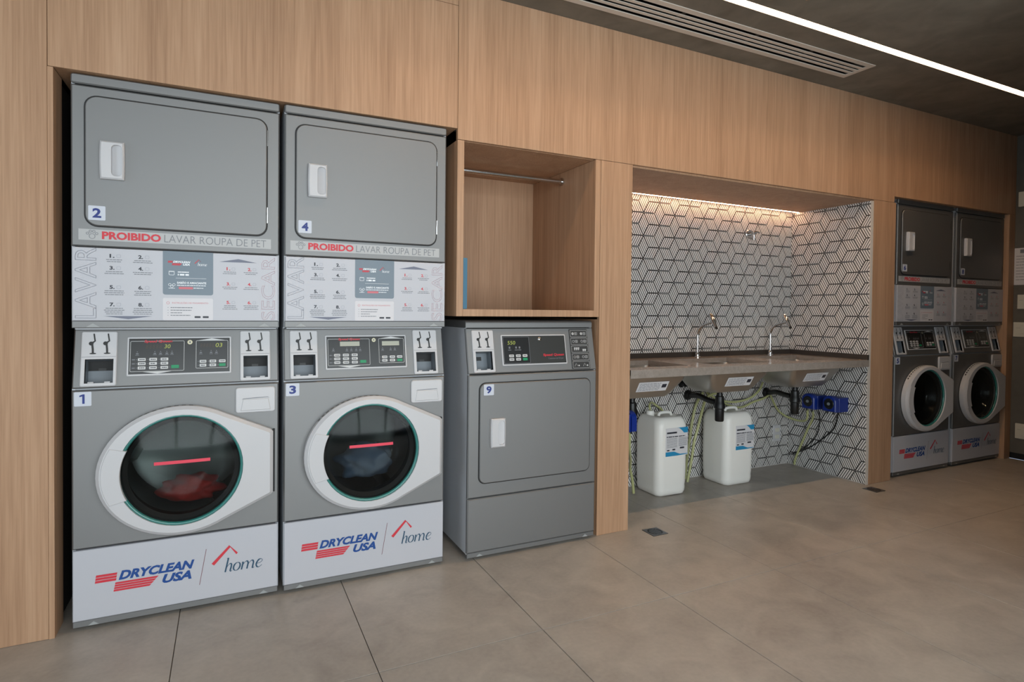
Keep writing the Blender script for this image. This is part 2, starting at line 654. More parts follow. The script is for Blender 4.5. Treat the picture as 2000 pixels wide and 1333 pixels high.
floor = struct(MB().box(XL, XR + 0.02, YB, 0.86, -0.10, -0.006).build('floor', GROUT, None, 0), 'beige grey porcelain tiled floor')
TXS, TYS, GAP = 0.5985, 1.2, 0.0028
tile_me = MB().plate([(-TXS / 2 + GAP / 2, -TYS / 2 + GAP / 2), (TXS / 2 - GAP / 2, -TYS / 2 + GAP / 2), (TXS / 2 - GAP / 2, TYS / 2 - GAP / 2), (-TXS / 2 + GAP / 2, TYS / 2 - GAP / 2)],
                     0, 0.0055, 0.0008).xf(Matrix(((1, 0, 0, 0), (0, 0, 1, 0), (0, -1, 0, 0), (0, 0, 0, 1)))).mesh('floor_tile', FLOORM, 0)
for i in range(-6, 10):
    for j in range(-3, 2):
        xa, xb = 0.9335 + TXS * i, 0.9335 + TXS * (i + 1)
        ya, yb = -0.686 + TYS * j, -0.686 + TYS * (j + 1)
        if xb <= XL + 0.02 or xa >= XR - 0.02 or yb <= YB + 0.02:
            continue
        if xa >= XL and xb <= XR and ya >= YB and yb <= 0.76:
            t = link('floor_tile', tile_me, floor)
            t.location = ((xa + xb) / 2, (ya + yb) / 2, 0)
        else:                                            # tiles cut at the walls
            xa, xb, ya, yb = max(xa, XL), min(xb, XR), max(ya, YB), min(yb, 0.76)
            MB().box(xa + GAP / 2, xb - GAP / 2, ya + GAP / 2, yb - GAP / 2, -0.0055, 0).build('floor_tile', FLOORM, floor, 0)

# ceiling with a light slot and a vent opening
V0, V1 = 1.50, 3.882
LY0, LY1, LX0, LX1 = -0.533, -0.487, 0.9, 5.30
m = MB()
zt = ZC + 0.10
m.box(XL, XR + 0.1, -0.164, 0.86, ZC, zt)
m.box(XL, V0, -0.351, -0.164, ZC, zt)
m.box(V1, XR + 0.1, -0.351, -0.164, ZC, zt)
m.box(V0, V1, -0.351, -0.164, ZC + 0.08, zt)
m.box(XL, XR + 0.1, LY1, -0.351, ZC, zt)
m.box(XL, LX0, LY0, LY1, ZC, zt)
m.box(LX1, XR + 0.1, LY0, LY1, ZC, zt)
m.box(LX0, LX1, LY0, LY1, ZC + 0.06, zt)
m.box(XL, XR + 0.1, YB - 0.1, LY0, ZC, zt)
struct(m.build('ceiling', CEILM, None, 0), 'dark burnt cement ceiling')

t = thing('linear_ceiling_light', 'long bright white recessed light line in the dark ceiling', 'light', (0, 0, ZC))
MB().box(LX0 + 0.002, LX1 - 0.002, LY0 + 0.002, LY1 - 0.002, 0.030, 0.036).build('diffuser', LEDM, t, 0)
m = MB()
m.box(LX0, LX1, LY0, LY0 + 0.0015, 0.0, 0.05)
m.box(LX0, LX1, LY1 - 0.0015, LY1, 0.0, 0.05)
m.build('channel', mat('white aluminium channel', (190, 185, 178), 0.5), t, 0)

t = thing('ceiling_vent', 'long slotted taupe air vent in the ceiling beside the light line', 'vent', (0, 0, ZC))
fw = 0.026
m = MB()
m.box(V0 - 0.006, V1 + 0.006, -0.357, -0.351 + fw, -0.004, 0.001)
m.box(V0 - 0.006, V1 + 0.006, -0.164 - fw, -0.158, -0.004, 0.001)
m.box(V0 - 0.006, V0 + fw, -0.351 + fw, -0.164 - fw, -0.004, 0.001)
m.box(V1 - fw, V1 + 0.006, -0.351 + fw, -0.164 - fw, -0.004, 0.001)
m.build('frame', VENTM, t, 0)
y0, y1 = -0.351 + fw, -0.164 - fw
pitch_v = (y1 - y0) / 4
blademe = MB().box(V0 + fw, V1 - fw, -0.0090, 0.0090, -0.003, 0.0005).mesh('slat', VENTM, 0)
for k in range(1, 4):
    o = link('slat', blademe, t)
    o.location = (0, y0 + pitch_v * k, 0)
vane = MB().add([(V0 + fw, -0.012, 0.035), (V1 - fw, -0.012, 0.035), (V1 - fw, 0.008, 0.060), (V0 + fw, 0.008, 0.060)], [(0, 1, 2, 3)]).mesh('vane', VENTD, 0)
for k in range(4):
    o = link('vane', vane, t)
    o.location = (0, y0 + pitch_v * (k + 0.5), 0)
cl = MB().box(-0.012, 0.012, y0, y1, 0.012, 0.04).mesh('bracket', BLACKP, 0)
for x in (2.0, 2.5, 3.0, 3.42):
    o = link('bracket', cl, t)
    o.location = (x, 0, 0)
m = MB()
m.box(V0 + 0.001, V1 - 0.001, -0.350, -0.165, 0.070, 0.078)
m.box(V0 + 0.001, V1 - 0.001, -0.350, -0.347, 0.002, 0.070)
m.box(V0 + 0.001, V1 - 0.001, -0.168, -0.165, 0.002, 0.070)
m.build('duct_lining', BLACKP, t, 0)

# surrounding walls
MBW = MB().box(XR, XR + 0.1, YB, 0.86, 0.05, ZC)
wall_r = struct(MBW.build('wall_right', GREYWALL, None, 0), 'grey cement wall at the far right end')
struct(MB().box(XR + 0.012, XR + 0.1, YB, 0.86, 0, 0.05).build('baseboard_right', DARKGAP, None, 0), 'recessed black skirting under the grey wall')
m = MB().box(XL - 0.1, XL, -0.95, 0.86, 0, ZC).box(XL - 0.1, XL, YB, -3.45, 0, ZC).box(XL - 0.1, XL, -3.45, -0.95, 2.5, ZC).box(XL - 0.1, XL, -3.45, -0.95, 0, 0.10)
struct(m.build('wall_left', ROOMWALL, None, 0), 'grey wall at the left end')
WX0, WX1, WZ0, WZ1 = -0.80, 3.10, 0.10, 2.50
m = MB()
m.box(XL - 0.1, WX0, YB - 0.12, YB, 0, ZC)
m.box(WX1, XR + 0.1, YB - 0.12, YB, 0, ZC)
m.box(WX0, WX1, YB - 0.12, YB, WZ1, ZC)
m.box(WX0, WX1, YB - 0.12, YB, 0, WZ0)
struct(m.build('wall_front', ROOMWALL, None, 0), 'grey wall behind the viewer with a glazed shopfront')
struct(MB().box(3.50, 3.62, YB, -1.75, 0, ZC).build('wall_added_shade', GREYWALL, None, 0), 'added grey wall out of view that shades the far machines')  # unseen wall, added to keep daylight off the far-right machines
w = bpy.data.objects.new('window_1', None)
COL.objects.link(w)
struct(w, 'glazed shopfront behind the viewer')
for k in range(6):
    x = WX0 + (WX1 - WX0) * k / 5
    MB().box(x - 0.025, x + 0.025, YB - 0.09, YB - 0.03, WZ0, WZ1).build('mullion', BLACKP, w, 0)
for k in range(5):
    xa, xb = WX0 + (WX1 - WX0) * k / 5 + 0.025, WX0 + (WX1 - WX0) * (k + 1) / 5 - 0.025
    MB().box(xa, xb, YB - 0.064, YB - 0.056, WZ0, WZ1).build('pane', PANE, w, 0)

w = bpy.data.objects.new('window_2', None)
COL.objects.link(w)
struct(w, 'glazed side of the shop at the left end')
for k in range(4):
    y = -3.45 + 2.5 * k / 3
    MB().box(XL - 0.08, XL - 0.02, y - 0.025, y + 0.025, 0.10, 2.5).build('mullion', BLACKP, w, 0)
for k in range(3):
    MB().box(XL - 0.054, XL - 0.046, -3.45 + 2.5 * k / 3 + 0.025, -3.45 + 2.5 * (k + 1) / 3 - 0.025, 0.10, 2.5).build('pane', PANE, w, 0)

# oak clad wall: carcass and separate veneer panels
m = MB()
m.box(XL, XR, 0.76, 0.86, 0, ZC)
m.box(XL, -0.061, 0.0, 0.02, 0, ZC)
m.box(-0.08, -0.0612, 0.02, 0.76, 0, 1.983)
m.box(-0.061, 1.431, 0.0, 0.76, 2.004, 2.05)
m.box(1.431, 4.424, 0.0, 0.02, 1.98, ZC)
m.box(4.668, 6.239, 0.0, 0.76, 1.995, 2.05)
wall_b = struct(m.build('wall_back', mat('dark carcass board', (34, 30, 27), 0.8), None, 0), 'oak veneered service wall with bays for the machines')


def panel(x0, x1, z0, z1, y0=YW, y1=0.0, name='panel'):
    g = 0.0009
    return MB().bbox(x0 + g, x1 - g, y0, y1, z0 + g, z1 - g, 0.0007).build(name, WOOD, wall_b, 0)


panel(XL, -0.061, 0, ZC)
panel(-0.061, 1.433, 1.984, 2.536)
panel(-0.061, 1.433, 2.536, ZC)
panel(1.433, 4.648, 1.936, ZC)
panel(4.648, 6.239, 1.977, ZC)
panel(2.214, 2.414, 0, 1.936)
panel(4.424, 4.668, 0, 1.936)
panel(6.150, 6.239, 0, 1.977)
# linings of the bays
MB().box(-0.061, -0.045, -0.019, 0.10, 0, 1.983).build('jamb_board', WOOD, wall_b, 0)
MB().box(-0.045, 1.431, -0.001, 0.76, 1.985, 2.003).build('soffit_board', WOOD, wall_b, 0)
MB().box(2.214, 2.232, 0.0, 0.76, 0, 1.12).build('jamb_board', WOOD, wall_b, 0)
MB().box(2.396, 2.414, 0.0, 0.606, 0, 1.935).build('jamb_board', WOOD, wall_b, 0)
MB().box(2.414, 4.424, -0.001, 0.535, 1.927, 1.945).build('soffit_board', WOOD, wall_b, 0)
MB().box(4.650, 4.668, 0.0, 0.76, 0, 1.976).build('jamb_board', WOOD, wall_b, 0)
MB().box(6.150, 6.168, 0.0, 0.76, 0, 1.976).build('jamb_board', WOOD, wall_b, 0)
MB().box(4.668, 6.150, -0.001, 0.76, 1.978, 1.994).build('soffit_board', WOOD, wall_b, 0)

# ------------------------------------------------------------------ hexagon tiled recess
S = 0.088
H = S * math.sqrt(3)
GT = 0.0009


def clip_poly(poly, x0, x1, z0, z1):
    for ax, lim, sg in ((0, x0, 1), (0, x1, -1), (1, z0, 1), (1, z1, -1)):
        out = []
        for i in range(len(poly)):
            a, b = poly[i - 1], poly[i]
            da, db = sg * (a[ax] - lim), sg * (b[ax] - lim)
            if (da >= 0) != (db >= 0):
                t = da / (da - db)
                out.append((a[0] + (b[0] - a[0]) * t, a[1] + (b[1] - a[1]) * t))
            if db >= 0:
                out.append(b)
        poly = out
        if len(poly) < 3:
            return []
    return poly


def hexpt(k, r):
    return (r * math.cos(math.radians(60 * k)), r * math.sin(math.radians(60 * k)))


def hex_mesh(bounds=None):
    """Hexagonal tile of three hatched rhombi (front to -y, centred on the origin), clipped to local bounds."""
    R = S - GT * 1.1547
    O = (0, 0)
    V = [hexpt(k, R) for k in range(6)]
    e0, e120, e240 = Vector(V[0]), Vector(V[2]), Vector(V[4])
    # rhombus corners and its (across, along) basis
    rh = [([O, V[4], V[5], V[0]], e0, e240),           # strokes lean like a slash
          ([O, V[0], V[1], V[2]], e0, e120),           # strokes lean like a backslash
          ([O, V[2], V[3], V[4]], e240, e120)]
    vs, fs, uvs = [], [], []
    any_ = False
    for quad, ea, eb in rh:
        area = sum(quad[i - 1][0] * quad[i][1] - quad[i][0] * quad[i - 1][1] for i in range(4))
        q = quad if area > 0 else quad[::-1]
        p = clip_poly(q, *bounds) if bounds else q
        if len(p) < 3:
            continue
        any_ = True
        det = ea.x * eb.y - ea.y * eb.x
        o = len(vs)
        for a in p:
            vs.append((a[0], -0.004, a[1]))
        fs.append(tuple(range(o, o + len(p))))
        uvs.append([((a[0] * eb.y - a[1] * eb.x) / det, (ea.x * a[1] - ea.y * a[0]) / det) for a in p])
    if not any_:
        return None
    hx = clip_poly(V, *bounds) if bounds else V
    o = len(vs)
    n = len(hx)
    vs += [(a[0], -0.004, a[1]) for a in hx] + [(a[0], 0.0, a[1]) for a in hx]
    for i in range(n):
        j = (i + 1) % n
        fs.append((o + i, o + i + n, o + j + n, o + j))
        uvs.append([(0.1, 0.5)] * 4)
    me = bpy.data.meshes.new('hex_tile')
    me.from_pydata(vs, [], fs)
    uvl = me.uv_layers.new(name='UVMap')
    li = 0
    for u in uvs:
        for c in u:
            uvl.data[li].uv = c
            li += 1
    me.materials.append(HATCH)
    return me


FULL = hex_mesh()


def tile_wall(parent, W0, W1, Z0, Z1, cx, cz, place):
    """Lay tiles over local u in W0..W1 and z in Z0..Z1, one hexagon centred at (cx, cz)."""
    k0 = int((W0 - cx) / (1.5 * S)) - 2
    k1 = int((W1 - cx) / (1.5 * S)) + 2
    for k in range(k0, k1 + 1):
        u = cx + 1.5 * S * k
        off = (H / 2) * (k % 2)
        z = cz + off - H * (int((cz - Z0) / H) + 2)
        while z < Z1 + H:
            if u + S > W0 and u - S < W1 and z + H / 2 > Z0 and z - H / 2 < Z1:
                inside = u - S >= W0 and u + S <= W1 and z - H / 2 >= Z0 and z + H / 2 <= Z1
                me = FULL if inside else hex_mesh((W0 - u, W1 - u, Z0 - z, Z1 - z))
                if me:
                    o = link('hex_tile', me, parent)
                    place(o, u, z)
            z += H


YT = 0.606
XT = 4.405
wr = struct(MB().box(2.414, XT, YT, YT + 0.05, 0, 2.02).build('wall_recess_back', TILEGROUT, None, 0), 'black and white hexagon tiled wall behind the sinks')
ws = struct(MB().box(XT, XT + 0.018, 0.0, YT + 0.05, 0, 2.02).build('wall_recess_right', TILEGROUT, None, 0), 'black and white hexagon tiled side wall of the sink bay')


def place_back(o, u, z):
    o.location = (u, YT, z)


def place_side(o, u, z):
    # local x runs towards the room (-y), front faces -x
    o.rotation_euler = (0, 0, -PI / 2)
    o.location = (XT, -u, z)


tile_wall(wr, 2.416, XT - 0.0045, 0.004, 2.0, 2.981 + S / 2, 1.669 + H / 2, place_back)
tile_wall(ws, -(YT - 0.0045), 0.014, 0.004, 1.926, -0.323 + S / 2, 1.450 + H / 2, place_side)
struct(MB().box(XT - 0.006, XT + 0.019, -0.0185, -0.0145, 0.0, 1.926).build('trim_1', mat('pale edge trim', (205, 198, 190), 0.5), None, 0), 'thin pale edge strip of the tiled bay')
t = thing('cove_light_strip', 'glowing amber light strip above the hexagon tiles', 'light', (0, 0, 0))
MB().box(2.418, 4.398, 0.538, 0.552, 1.9305, 1.940).build('channel', mat('white aluminium channel', (190, 185, 178), 0.5), t, 0)
MB().box(2.420, 4.396, 0.540, 0.549, 1.927, 1.9303).build('diffuser', LEDS, t, 0)

# ------------------------------------------------------------------ stacked washer and dryer
SW, SH = 0.683, 1.98
TILT = -math.atan2(0.045, 0.212)
CPL = math.hypot(0.045, 0.212)


def handle_meshes():
    x, z, w, h = 0, 0, 0.0375, 0.067
    outl = []
    for i in range(9):
        a = -1 + 2 * i / 8
        outl.append((w * (0.96 + 0.04 * (1 - a * a)), a * h))
    for i in range(9):
        a = 1 - 2 * i / 8
        outl.append((-w * (0.94 + 0.06 * (1 - a * a)), a * h))
    hole = rrect(-0.002, 0.031, -0.056, 0.056, 0.014)
    a = MB().plate(outl, -0.020, 0.0, 0.005, [hole]).mesh('door_handle', WHITE, 40)
    # sloping floor of the grip
    p = MB().add([(-0.002, -0.003, -0.056), (0.031, -0.016, -0.056), (0.031, -0.016, 0.056), (-0.002, -0.003, 0.056)], [(0, 1, 2, 3)])
    b = p.mesh('grip_recess', WHITE, 0)
    return a, b


HANDLE, GRIP = handle_meshes()


def add_handle(parent, x, z, y):
    o = link('door_handle', HANDLE, parent, 'white moulded door handle')
    o.location = (x, y, z)
    g = link('grip_recess', GRIP, o if parent.parent is None else parent)
    if parent.parent is None:
        g.location = (0, 0, 0)
    else:
        g.location = (x, y, z)
    return o


def numeral_mesh(n, s=0.05):
    m = MB()
    wd = 0.014 if n == '1' else 0.026
    if n == '1':
        m.flat([(-0.0015, -0.017), (0.0055, -0.017), (0.0055, 0.017), (0.0002, 0.017), (-0.0098, 0.0128), (-0.0098, 0.0072), (-0.0015, 0.0098)], 0)
    else:
        text(m, n, -wd / 2, wd / 2, -0.017, 0.017, 0, 0, 0.035)
    return m.mesh('numeral', NAVY, 0)


def number_sticker(parent, x, z, y, n, s=0.051):
    o = MB().plate(rrect(-s / 2, s / 2, -s / 2, s / 2, 0.003, 2), 0, 0.0008).build('number_sticker', STICK, parent, 0, 'white sticker with blue number ' + n)
    o.location = (x, y - 0.0008, z)
    q = link('numeral', numeral_mesh(n), o)
    q.location = (0, -0.0006, 0)
    return o


def chevron(mb, x, z, w, h, y, up=True):
    s = 1 if up else -1
    mb.flat([(x - w / 2, z), (x + w / 2, z), (x, z + h)] if up else [(x - w / 2, z), (x, z - h), (x + w / 2, z)], y)


def coin_slot_mesh():
    m = MB()
    m.ribbon([(0.0075, 0.036), (0.0095, 0.022), (0.0115, 0.009), (0.004, 0.003)], [0.0045, 0.0045, 0.005, 0.006], 0)
    m.flat(circ(0, 0, 0.0072, 14), -0.0001)
    m.ribbon([(0.003, -0.002), (0.0052, -0.020), (0.006, -0.037)], 0.0062, -0.0002)
    m.flat(circ(0.006, -0.0365, 0.0105, 14, 0.0026), -0.0003)
    return m.mesh('coin_slot', BLACKP, 0)


COINSLOT = coin_slot_mesh()


def coin_drop(parent, x0, x1, slots, yoff, zoff, pk=(0.013, 0.010)):
    """White coin plate on the sloping panel, with an open return pocket below the two slots."""
    ph = (x0 + pk[0], x1 - pk[1], 0.017, 0.104)
    o = MB().plate(rrect(x0, x1, 0.006, 0.205, 0.006, 3), -0.007, 0.0, 0.0025, [[(ph[0], ph[2]), (ph[1], ph[2]), (ph[1], ph[3]), (ph[0], ph[3])]]).build('coin_drop', WHITE, parent, 40, 'white coin plate with two slots')
    o.location = (0, yoff, zoff)
    o.rotation_euler = (TILT, 0, 0)
    MB().bar(x0 + 0.003, x1 - 0.003, 0.1115, 0.1128, -0.0074).build('seam_line', GREYTXT, o, 0)
    for sx in slots:
        c = link('coin_slot', COINSLOT, o)
        c.location = (sx, -0.0078, 0.161)
    m = MB()
    d = 0.062
    a, b, c_, e = ph
    m.add([(a, -0.001, c_), (b, -0.001, c_), (b, -0.001, e), (a, -0.001, e), (a, d, c_), (b, d, c_), (b, d, e), (a, d, e)],
          [(4, 5, 6, 7), (0, 1, 5, 4), (3, 7, 6, 2), (0, 4, 7, 3), (1, 2, 6, 5)])
    m.build('coin_pocket', POCKET, o, 0, 'grey open coin return pocket')
    MB().box((a + b) / 2 - 0.012, (a + b) / 2 + 0.012, d - 0.002, d, c_ + 0.052, c_ + 0.070).build('pocket_slot', BLACKP, o, 0)
    for fx in (0.10, 0.68):
        MB().box(a + (b - a) * fx, a + (b - a) * (fx + 0.2), 0.004, 0.016, c_, c_ + 0.006).build('return_lip', WHITE, o, 0)
    return o


def console_stack(st):
    """Black display window with two control groups, on the sloping panel."""
    x0, x1, v0, v1 = 0.163, 0.510, 0.038, 0.184
    o = MB().plate(rrect(x0, x1, v0, v1, 0.004, 2), -0.005, 0.0, 0.002).build('control_display', WHITE, st, 40, 'black control display in a white frame')
    o.location = (0, 0, 0.868)
    o.rotation_euler = (TILT, 0, 0)
    X = lambda zx: x0 + 0.006 + (zx - 578) * (0.335 / 902)
    Vv = lambda zy: v1 - 0.0065 - (zy - 192) * (0.133 / 320)
    y = -0.0056
    MB().bar(x0 + 0.006, x1 - 0.006, v0 + 0.0065, v1 - 0.0065, y).build('display_film', BLACKFACE, o, 0)
    y -= 0.0006
    m = MB()
    for a, b, c, d in ((590, 1060, 490, 215), (1165, 1465, 475, 215)):
        ro = rrect(X(a), X(b), Vv(c), Vv(d), 0.004, 3)
        m.frame(ro, inset(ro, 0.0013), y)
    chevron(m, X(825), Vv(492), 0.094, 0.008, y, False)
    chevron(m, X(1312), Vv(214), 0.094, 0.008, y, True)
    m.build('printed_outline', BTN, o, 0)
    m = MB()
    text(m, 'Speed Queen', X(708), X(952), Vv(236), Vv(206), y - 0.0005, 0.15, 0.03)
    m.build('brand_lettering', RED, o, 0)
    m = MB()
    for i in range(5):
        text(m, '8', X(722 + i * 29), X(744 + i * 29), Vv(284), Vv(247), y, 0.12)
    for i in range(5):
        text(m, '8', X(1205 + i * 27), X(1225 + i * 27), Vv(280), Vv(243), y, 0.12)
    m.build('unlit_digits', LCDOFF, o, 0)
    m = MB()
    text(m, '30', X(882), X(936), Vv(283), Vv(247), y, 0.12)
    m.build('washer_readout', LCDON, o, 0)
    m = MB()
    text(m, '03', X(1347), X(1410), Vv(279), Vv(241), y, 0.12)
    m.build('dryer_readout', LCDON, o, 0)
    m = MB()
    m.flat(circ(X(1110), Vv(230), 0.0085, 20), y - 0.0004)
    m.build('lock_plate', mat('pale brass', (182, 176, 150), 0.35, metal=0.6), o, 0)
    m = MB()
    m.flat(circ(X(1110), Vv(230), 0.0035, 12), y - 0.0010)
    m.build('keyhole', GREYTXT, o, 0)
    m = MB()
    for zx in (650, 800, 850, 905, 950, 1210, 1305, 1355):
        m.flat(circ(X(zx), Vv(312), 0.0018, 8), y)
        m.bar(X(zx) - 0.004, X(zx) + 0.004, Vv(334), Vv(324), y)
        m.bar(X(zx) - 0.006, X(zx) + 0.006, Vv(344), Vv(340), y)
    for r in (382, 419, 457):
        m.bar(X(606), X(632), Vv(r + 4), Vv(r - 4), y)
        for c in (645, 742, 838):
            m.flat(circ(X(c), Vv(r), 0.0016, 8), y)
    for r in (411, 447):
        for c in (1188, 1280, 1370):
            m.flat(circ(X(c), Vv(r), 0.0018, 8), y)
    m.flat(circ(X(933), Vv(455), 0.0016, 8), y)
    m.build('indicator_print', GREYTXT, o, 0)
    marks = MB()
    for cx in (690, 787, 885):
        for r in (382, 419, 457):
            b = MB().plate(rrect(-0.0125, 0.0125, -0.0055, 0.0055, 0.002, 2), -0.0012, 0.0, 0.0004).build('button', BTN, o, 0)
            b.location = (X(cx), y + 0.0004, Vv(r))
            words(marks, X(cx) - 0.008, X(cx) + 0.009, Vv(r), 0.003, y - 0.0013, 0.001, mn=0.004, mx=0.008)
    for cx in (1231, 1322, 1410):
        for r in (411, 447):
            g = cx == 1410 and r == 447
            b = MB().plate(rrect(-0.0115, 0.0115, -0.0055, 0.0055, 0.002, 2), -0.0012, 0.0, 0.0004).build('button', GREENB if g else BTN, o, 0, 'green start button' if g else None)
            b.location = (X(cx), y + 0.0004, Vv(r))
            if not g:
                words(marks, X(cx) - 0.007, X(cx) + 0.008, Vv(r), 0.003, y - 0.0013, 0.001, mn=0.004, mx=0.008)
    b = MB().plate(rrect(-0.0130, 0.0130, -0.0062, 0.0062, 0.002, 2), -0.0012, 0.0, 0.0004).build('button', GREENB, o, 0, 'green start button')
    b.location = (X(980), y + 0.0004, Vv(452))
    marks.build('button_print', DARKTXT, o, 0)
    return o


def instruction_panel(st):
    PX0, PX1, PZ0, PZ1 = 0.004, 0.679, 1.110, 1.371
    o = MB().plate([(PX0, PZ0), (PX1, PZ0), (PX1, PZ1), (PX0, PZ1)], -0.004, 0.010, 0.002).build('instruction_panel', PANELW, st, 40, 'white panel printed with washing and drying steps')
    fx = lambda f: PX0 + f * (PX1 - PX0)
    fz = lambda f: PZ1 - f * (PZ1 - PZ0)
    y = -0.0048
    rnd = random.Random(3)
    m = MB()
    text(m, 'LAVAR', fx(0.012), fx(0.105), fz(0.965), fz(-0.0), y, 0, 0, 0.007, True)
    m.build('outline_lettering', LINEGREY, o, 0, 'large outlined word LAVAR reading upwards')
    m = MB()
    text(m, 'SECAR', fx(0.908), fx(0.982), fz(0.985), fz(0.03), y, 0, 0, 0.007, True)
    m.build('outline_lettering', LINEPINK, o, 0, 'large outlined word SECAR reading upwards')
    dark, red, body, icons = MB(), MB(), MB(), MB()
    rows = (0.105, 0.270, 0.535, 0.775)
    for i in range(8):
        cx, cz = fx((0.178, 0.308)[i % 2]), fz(rows[i // 2])
        text(dark, '%d.' % (i + 1), cx - 0.010, cx + 0.005, cz - 0.0068, cz + 0.0068, y, 0, 0.035)
        ic = rrect(cx + 0.011, cx + 0.024, cz - 0.006, cz + 0.006, 0.003, 2)
        icons.frame(ic, inset(ic, 0.0010), y)
        for k in range(2 if i < 4 else (3 if i < 6 else 4)):
            hw = rnd.uniform(0.022, 0.032)
            words(body, cx + 0.004 - hw, cx + 0.004 + hw, cz - 0.0135 - k * 0.0068, 0.0024, y, 0.0014, rnd)
    for i in range(6):
        cx, cz = fx((0.737, 0.848)[i % 2]), fz((0.225, 0.450, 0.725)[i // 2])
        text(red, '%d.' % (i + 1), cx - 0.009, cx + 0.004, cz - 0.0062, cz + 0.0062, y, 0, 0.025)
        ic = rrect(cx + 0.009, cx + 0.021, cz - 0.0055, cz + 0.0055, 0.003, 2)
        icons.frame(ic, inset(ic, 0.0010), y)
        for k in range(3 if i > 3 else 2):
            hw = rnd.uniform(0.018, 0.028)
            words(body, cx + 0.003 - hw, cx + 0.003 + hw, cz - 0.0125 - k * 0.0066, 0.0022, y, 0.0014, rnd)
    dark.build('step_numbers', DARKTXT, o, 0)
    red.build('step_numbers', RED, o, 0)
    body.build('small_print', GREYTXT, o, 0)
    icons.build('step_icons', LINEGREY, o, 0)
    m = MB()
    chevron(m, fx(0.247), fz(0.935), 0.150, 0.011, y, False)
    m.build('printed_arrow', SLATE2, o, 0)
    m = MB()
    chevron(m, fx(0.785), fz(0.125), 0.132, 0.013, y, True)
    m.build('printed_arrow', SLATE2, o, 0)
    # slate header block
    hx0, hx1, hz0, hz1 = fx(0.408), fx(0.655), fz(0.625), fz(0.0)
    r = 0.008
    pts = rrect(hx0, hx1, hz0, hz1 + r, r, 3)
    pts = [(p[0], min(p[1], hz1)) for p in pts]
    MB().flat(pts, y).build('header_block', SLATE, o, 0, 'slate blue printed block with the logo')
    y2 = y - 0.0006
    gx = lambda f: hx0 + f * (hx1 - hx0)
    gz = lambda f: hz1 - f * (hz1 - hz0)
    k = (gx(0.54) - gx(0.10)) / (0.384 - 0.0705)
    brand_logo(o, gx(0.10) - 0.0705 * k, gz(0.335) - 0.1235 * k + 0.002, k, y2, WTXT, WTXT, False)
    m = MB()
    ic = rrect(gx(0.115), gx(0.225), gz(0.55), gz(0.455), 0.003, 2)
    m.frame(ic, inset(ic, 0.0014), y2)
    m.bar(gx(0.115), gx(0.225), gz(0.475), gz(0.455), y2)
    words(m, gx(0.29), gx(0.51), gz(0.475), 0.0034, y2, 0.0006, rnd, 0.010, 0.02)
    for a, b in ((0.29, 0.31), (0.33, 0.42), (0.44, 0.51)):
        m.bar(gx(a), gx(b), gz(0.555), gz(0.515), y2)
    m.bar(gx(0.25), gx(0.86), gz(0.618), gz(0.612), y2)
    text(m, 'SABÃO E AMACIANTE', gx(0.275), gx(0.86), gz(0.745), gz(0.685), y2, 0, 0.03)
    words(m, gx(0.275), gx(0.85), gz(0.78), 0.0028, y2, 0.0012, rnd)
    words(m, gx(0.60), gx(0.80), gz(0.838), 0.0026, y2, 0.0012, rnd)
    for q in range(3):
        c = circ(gx(0.135 + 0.04 * q), gz(0.77 + 0.04 * (q % 2)), 0.005, 10)
        m.frame(c, inset(c, 0.0012), y2)
    m.bar(gx(0.11), gx(0.235), gz(0.855), gz(0.845), y2)
    m.build('header_print', WTXT, o, 0)
    MB().bar(gx(0.31), gx(0.59), gz(0.868), gz(0.815), y2).build('red_highlight', PINKTXT, o, 0)
    # payment card
    cx0, cx1, cz0, cz1 = fx(0.408), fx(0.655), fz(0.992), fz(0.672)
    MB().flat(rrect(cx0, cx1, cz0, cz1, 0.005, 3), y).build('payment_card', CARDW, o, 0)
    gx = lambda f: cx0 + f * (cx1 - cx0)
    gz = lambda f: cz1 - f * (cz1 - cz0)
    m = MB()
    text(m, 'INSTRUÇÕES DE PAGAMENTO', gx(0.18), gx(0.90), gz(0.265), gz(0.17), y2, 0, -0.005)
    c = circ(gx(0.10), gz(0.22), 0.005, 12)
    m.frame(c, inset(c, 0.001), y2)
    m.build('card_title', PINKTXT, o, 0)
    m = MB()
    for q, e in enumerate((0.58, 0.56, 0.38, 0.54)):
        zz = gz(0.43 + 0.115 * q)
        m.flat(circ(gx(0.10), zz, 0.0013, 8), y2)
        words(m, gx(0.15), gx(e), zz, 0.0026, y2, 0.0012, rnd)
    m.build('card_print', GREYTXT, o, 0)
    for a in (0.625, 0.79):
        MB().flat(rrect(gx(a), gx(a + 0.12), gz(0.895), gz(0.81), 0.0015, 2), y2).build('store_badge', DARKTXT, o, 0)
    return o


DCX, DCZ = 0.345, 0.5515


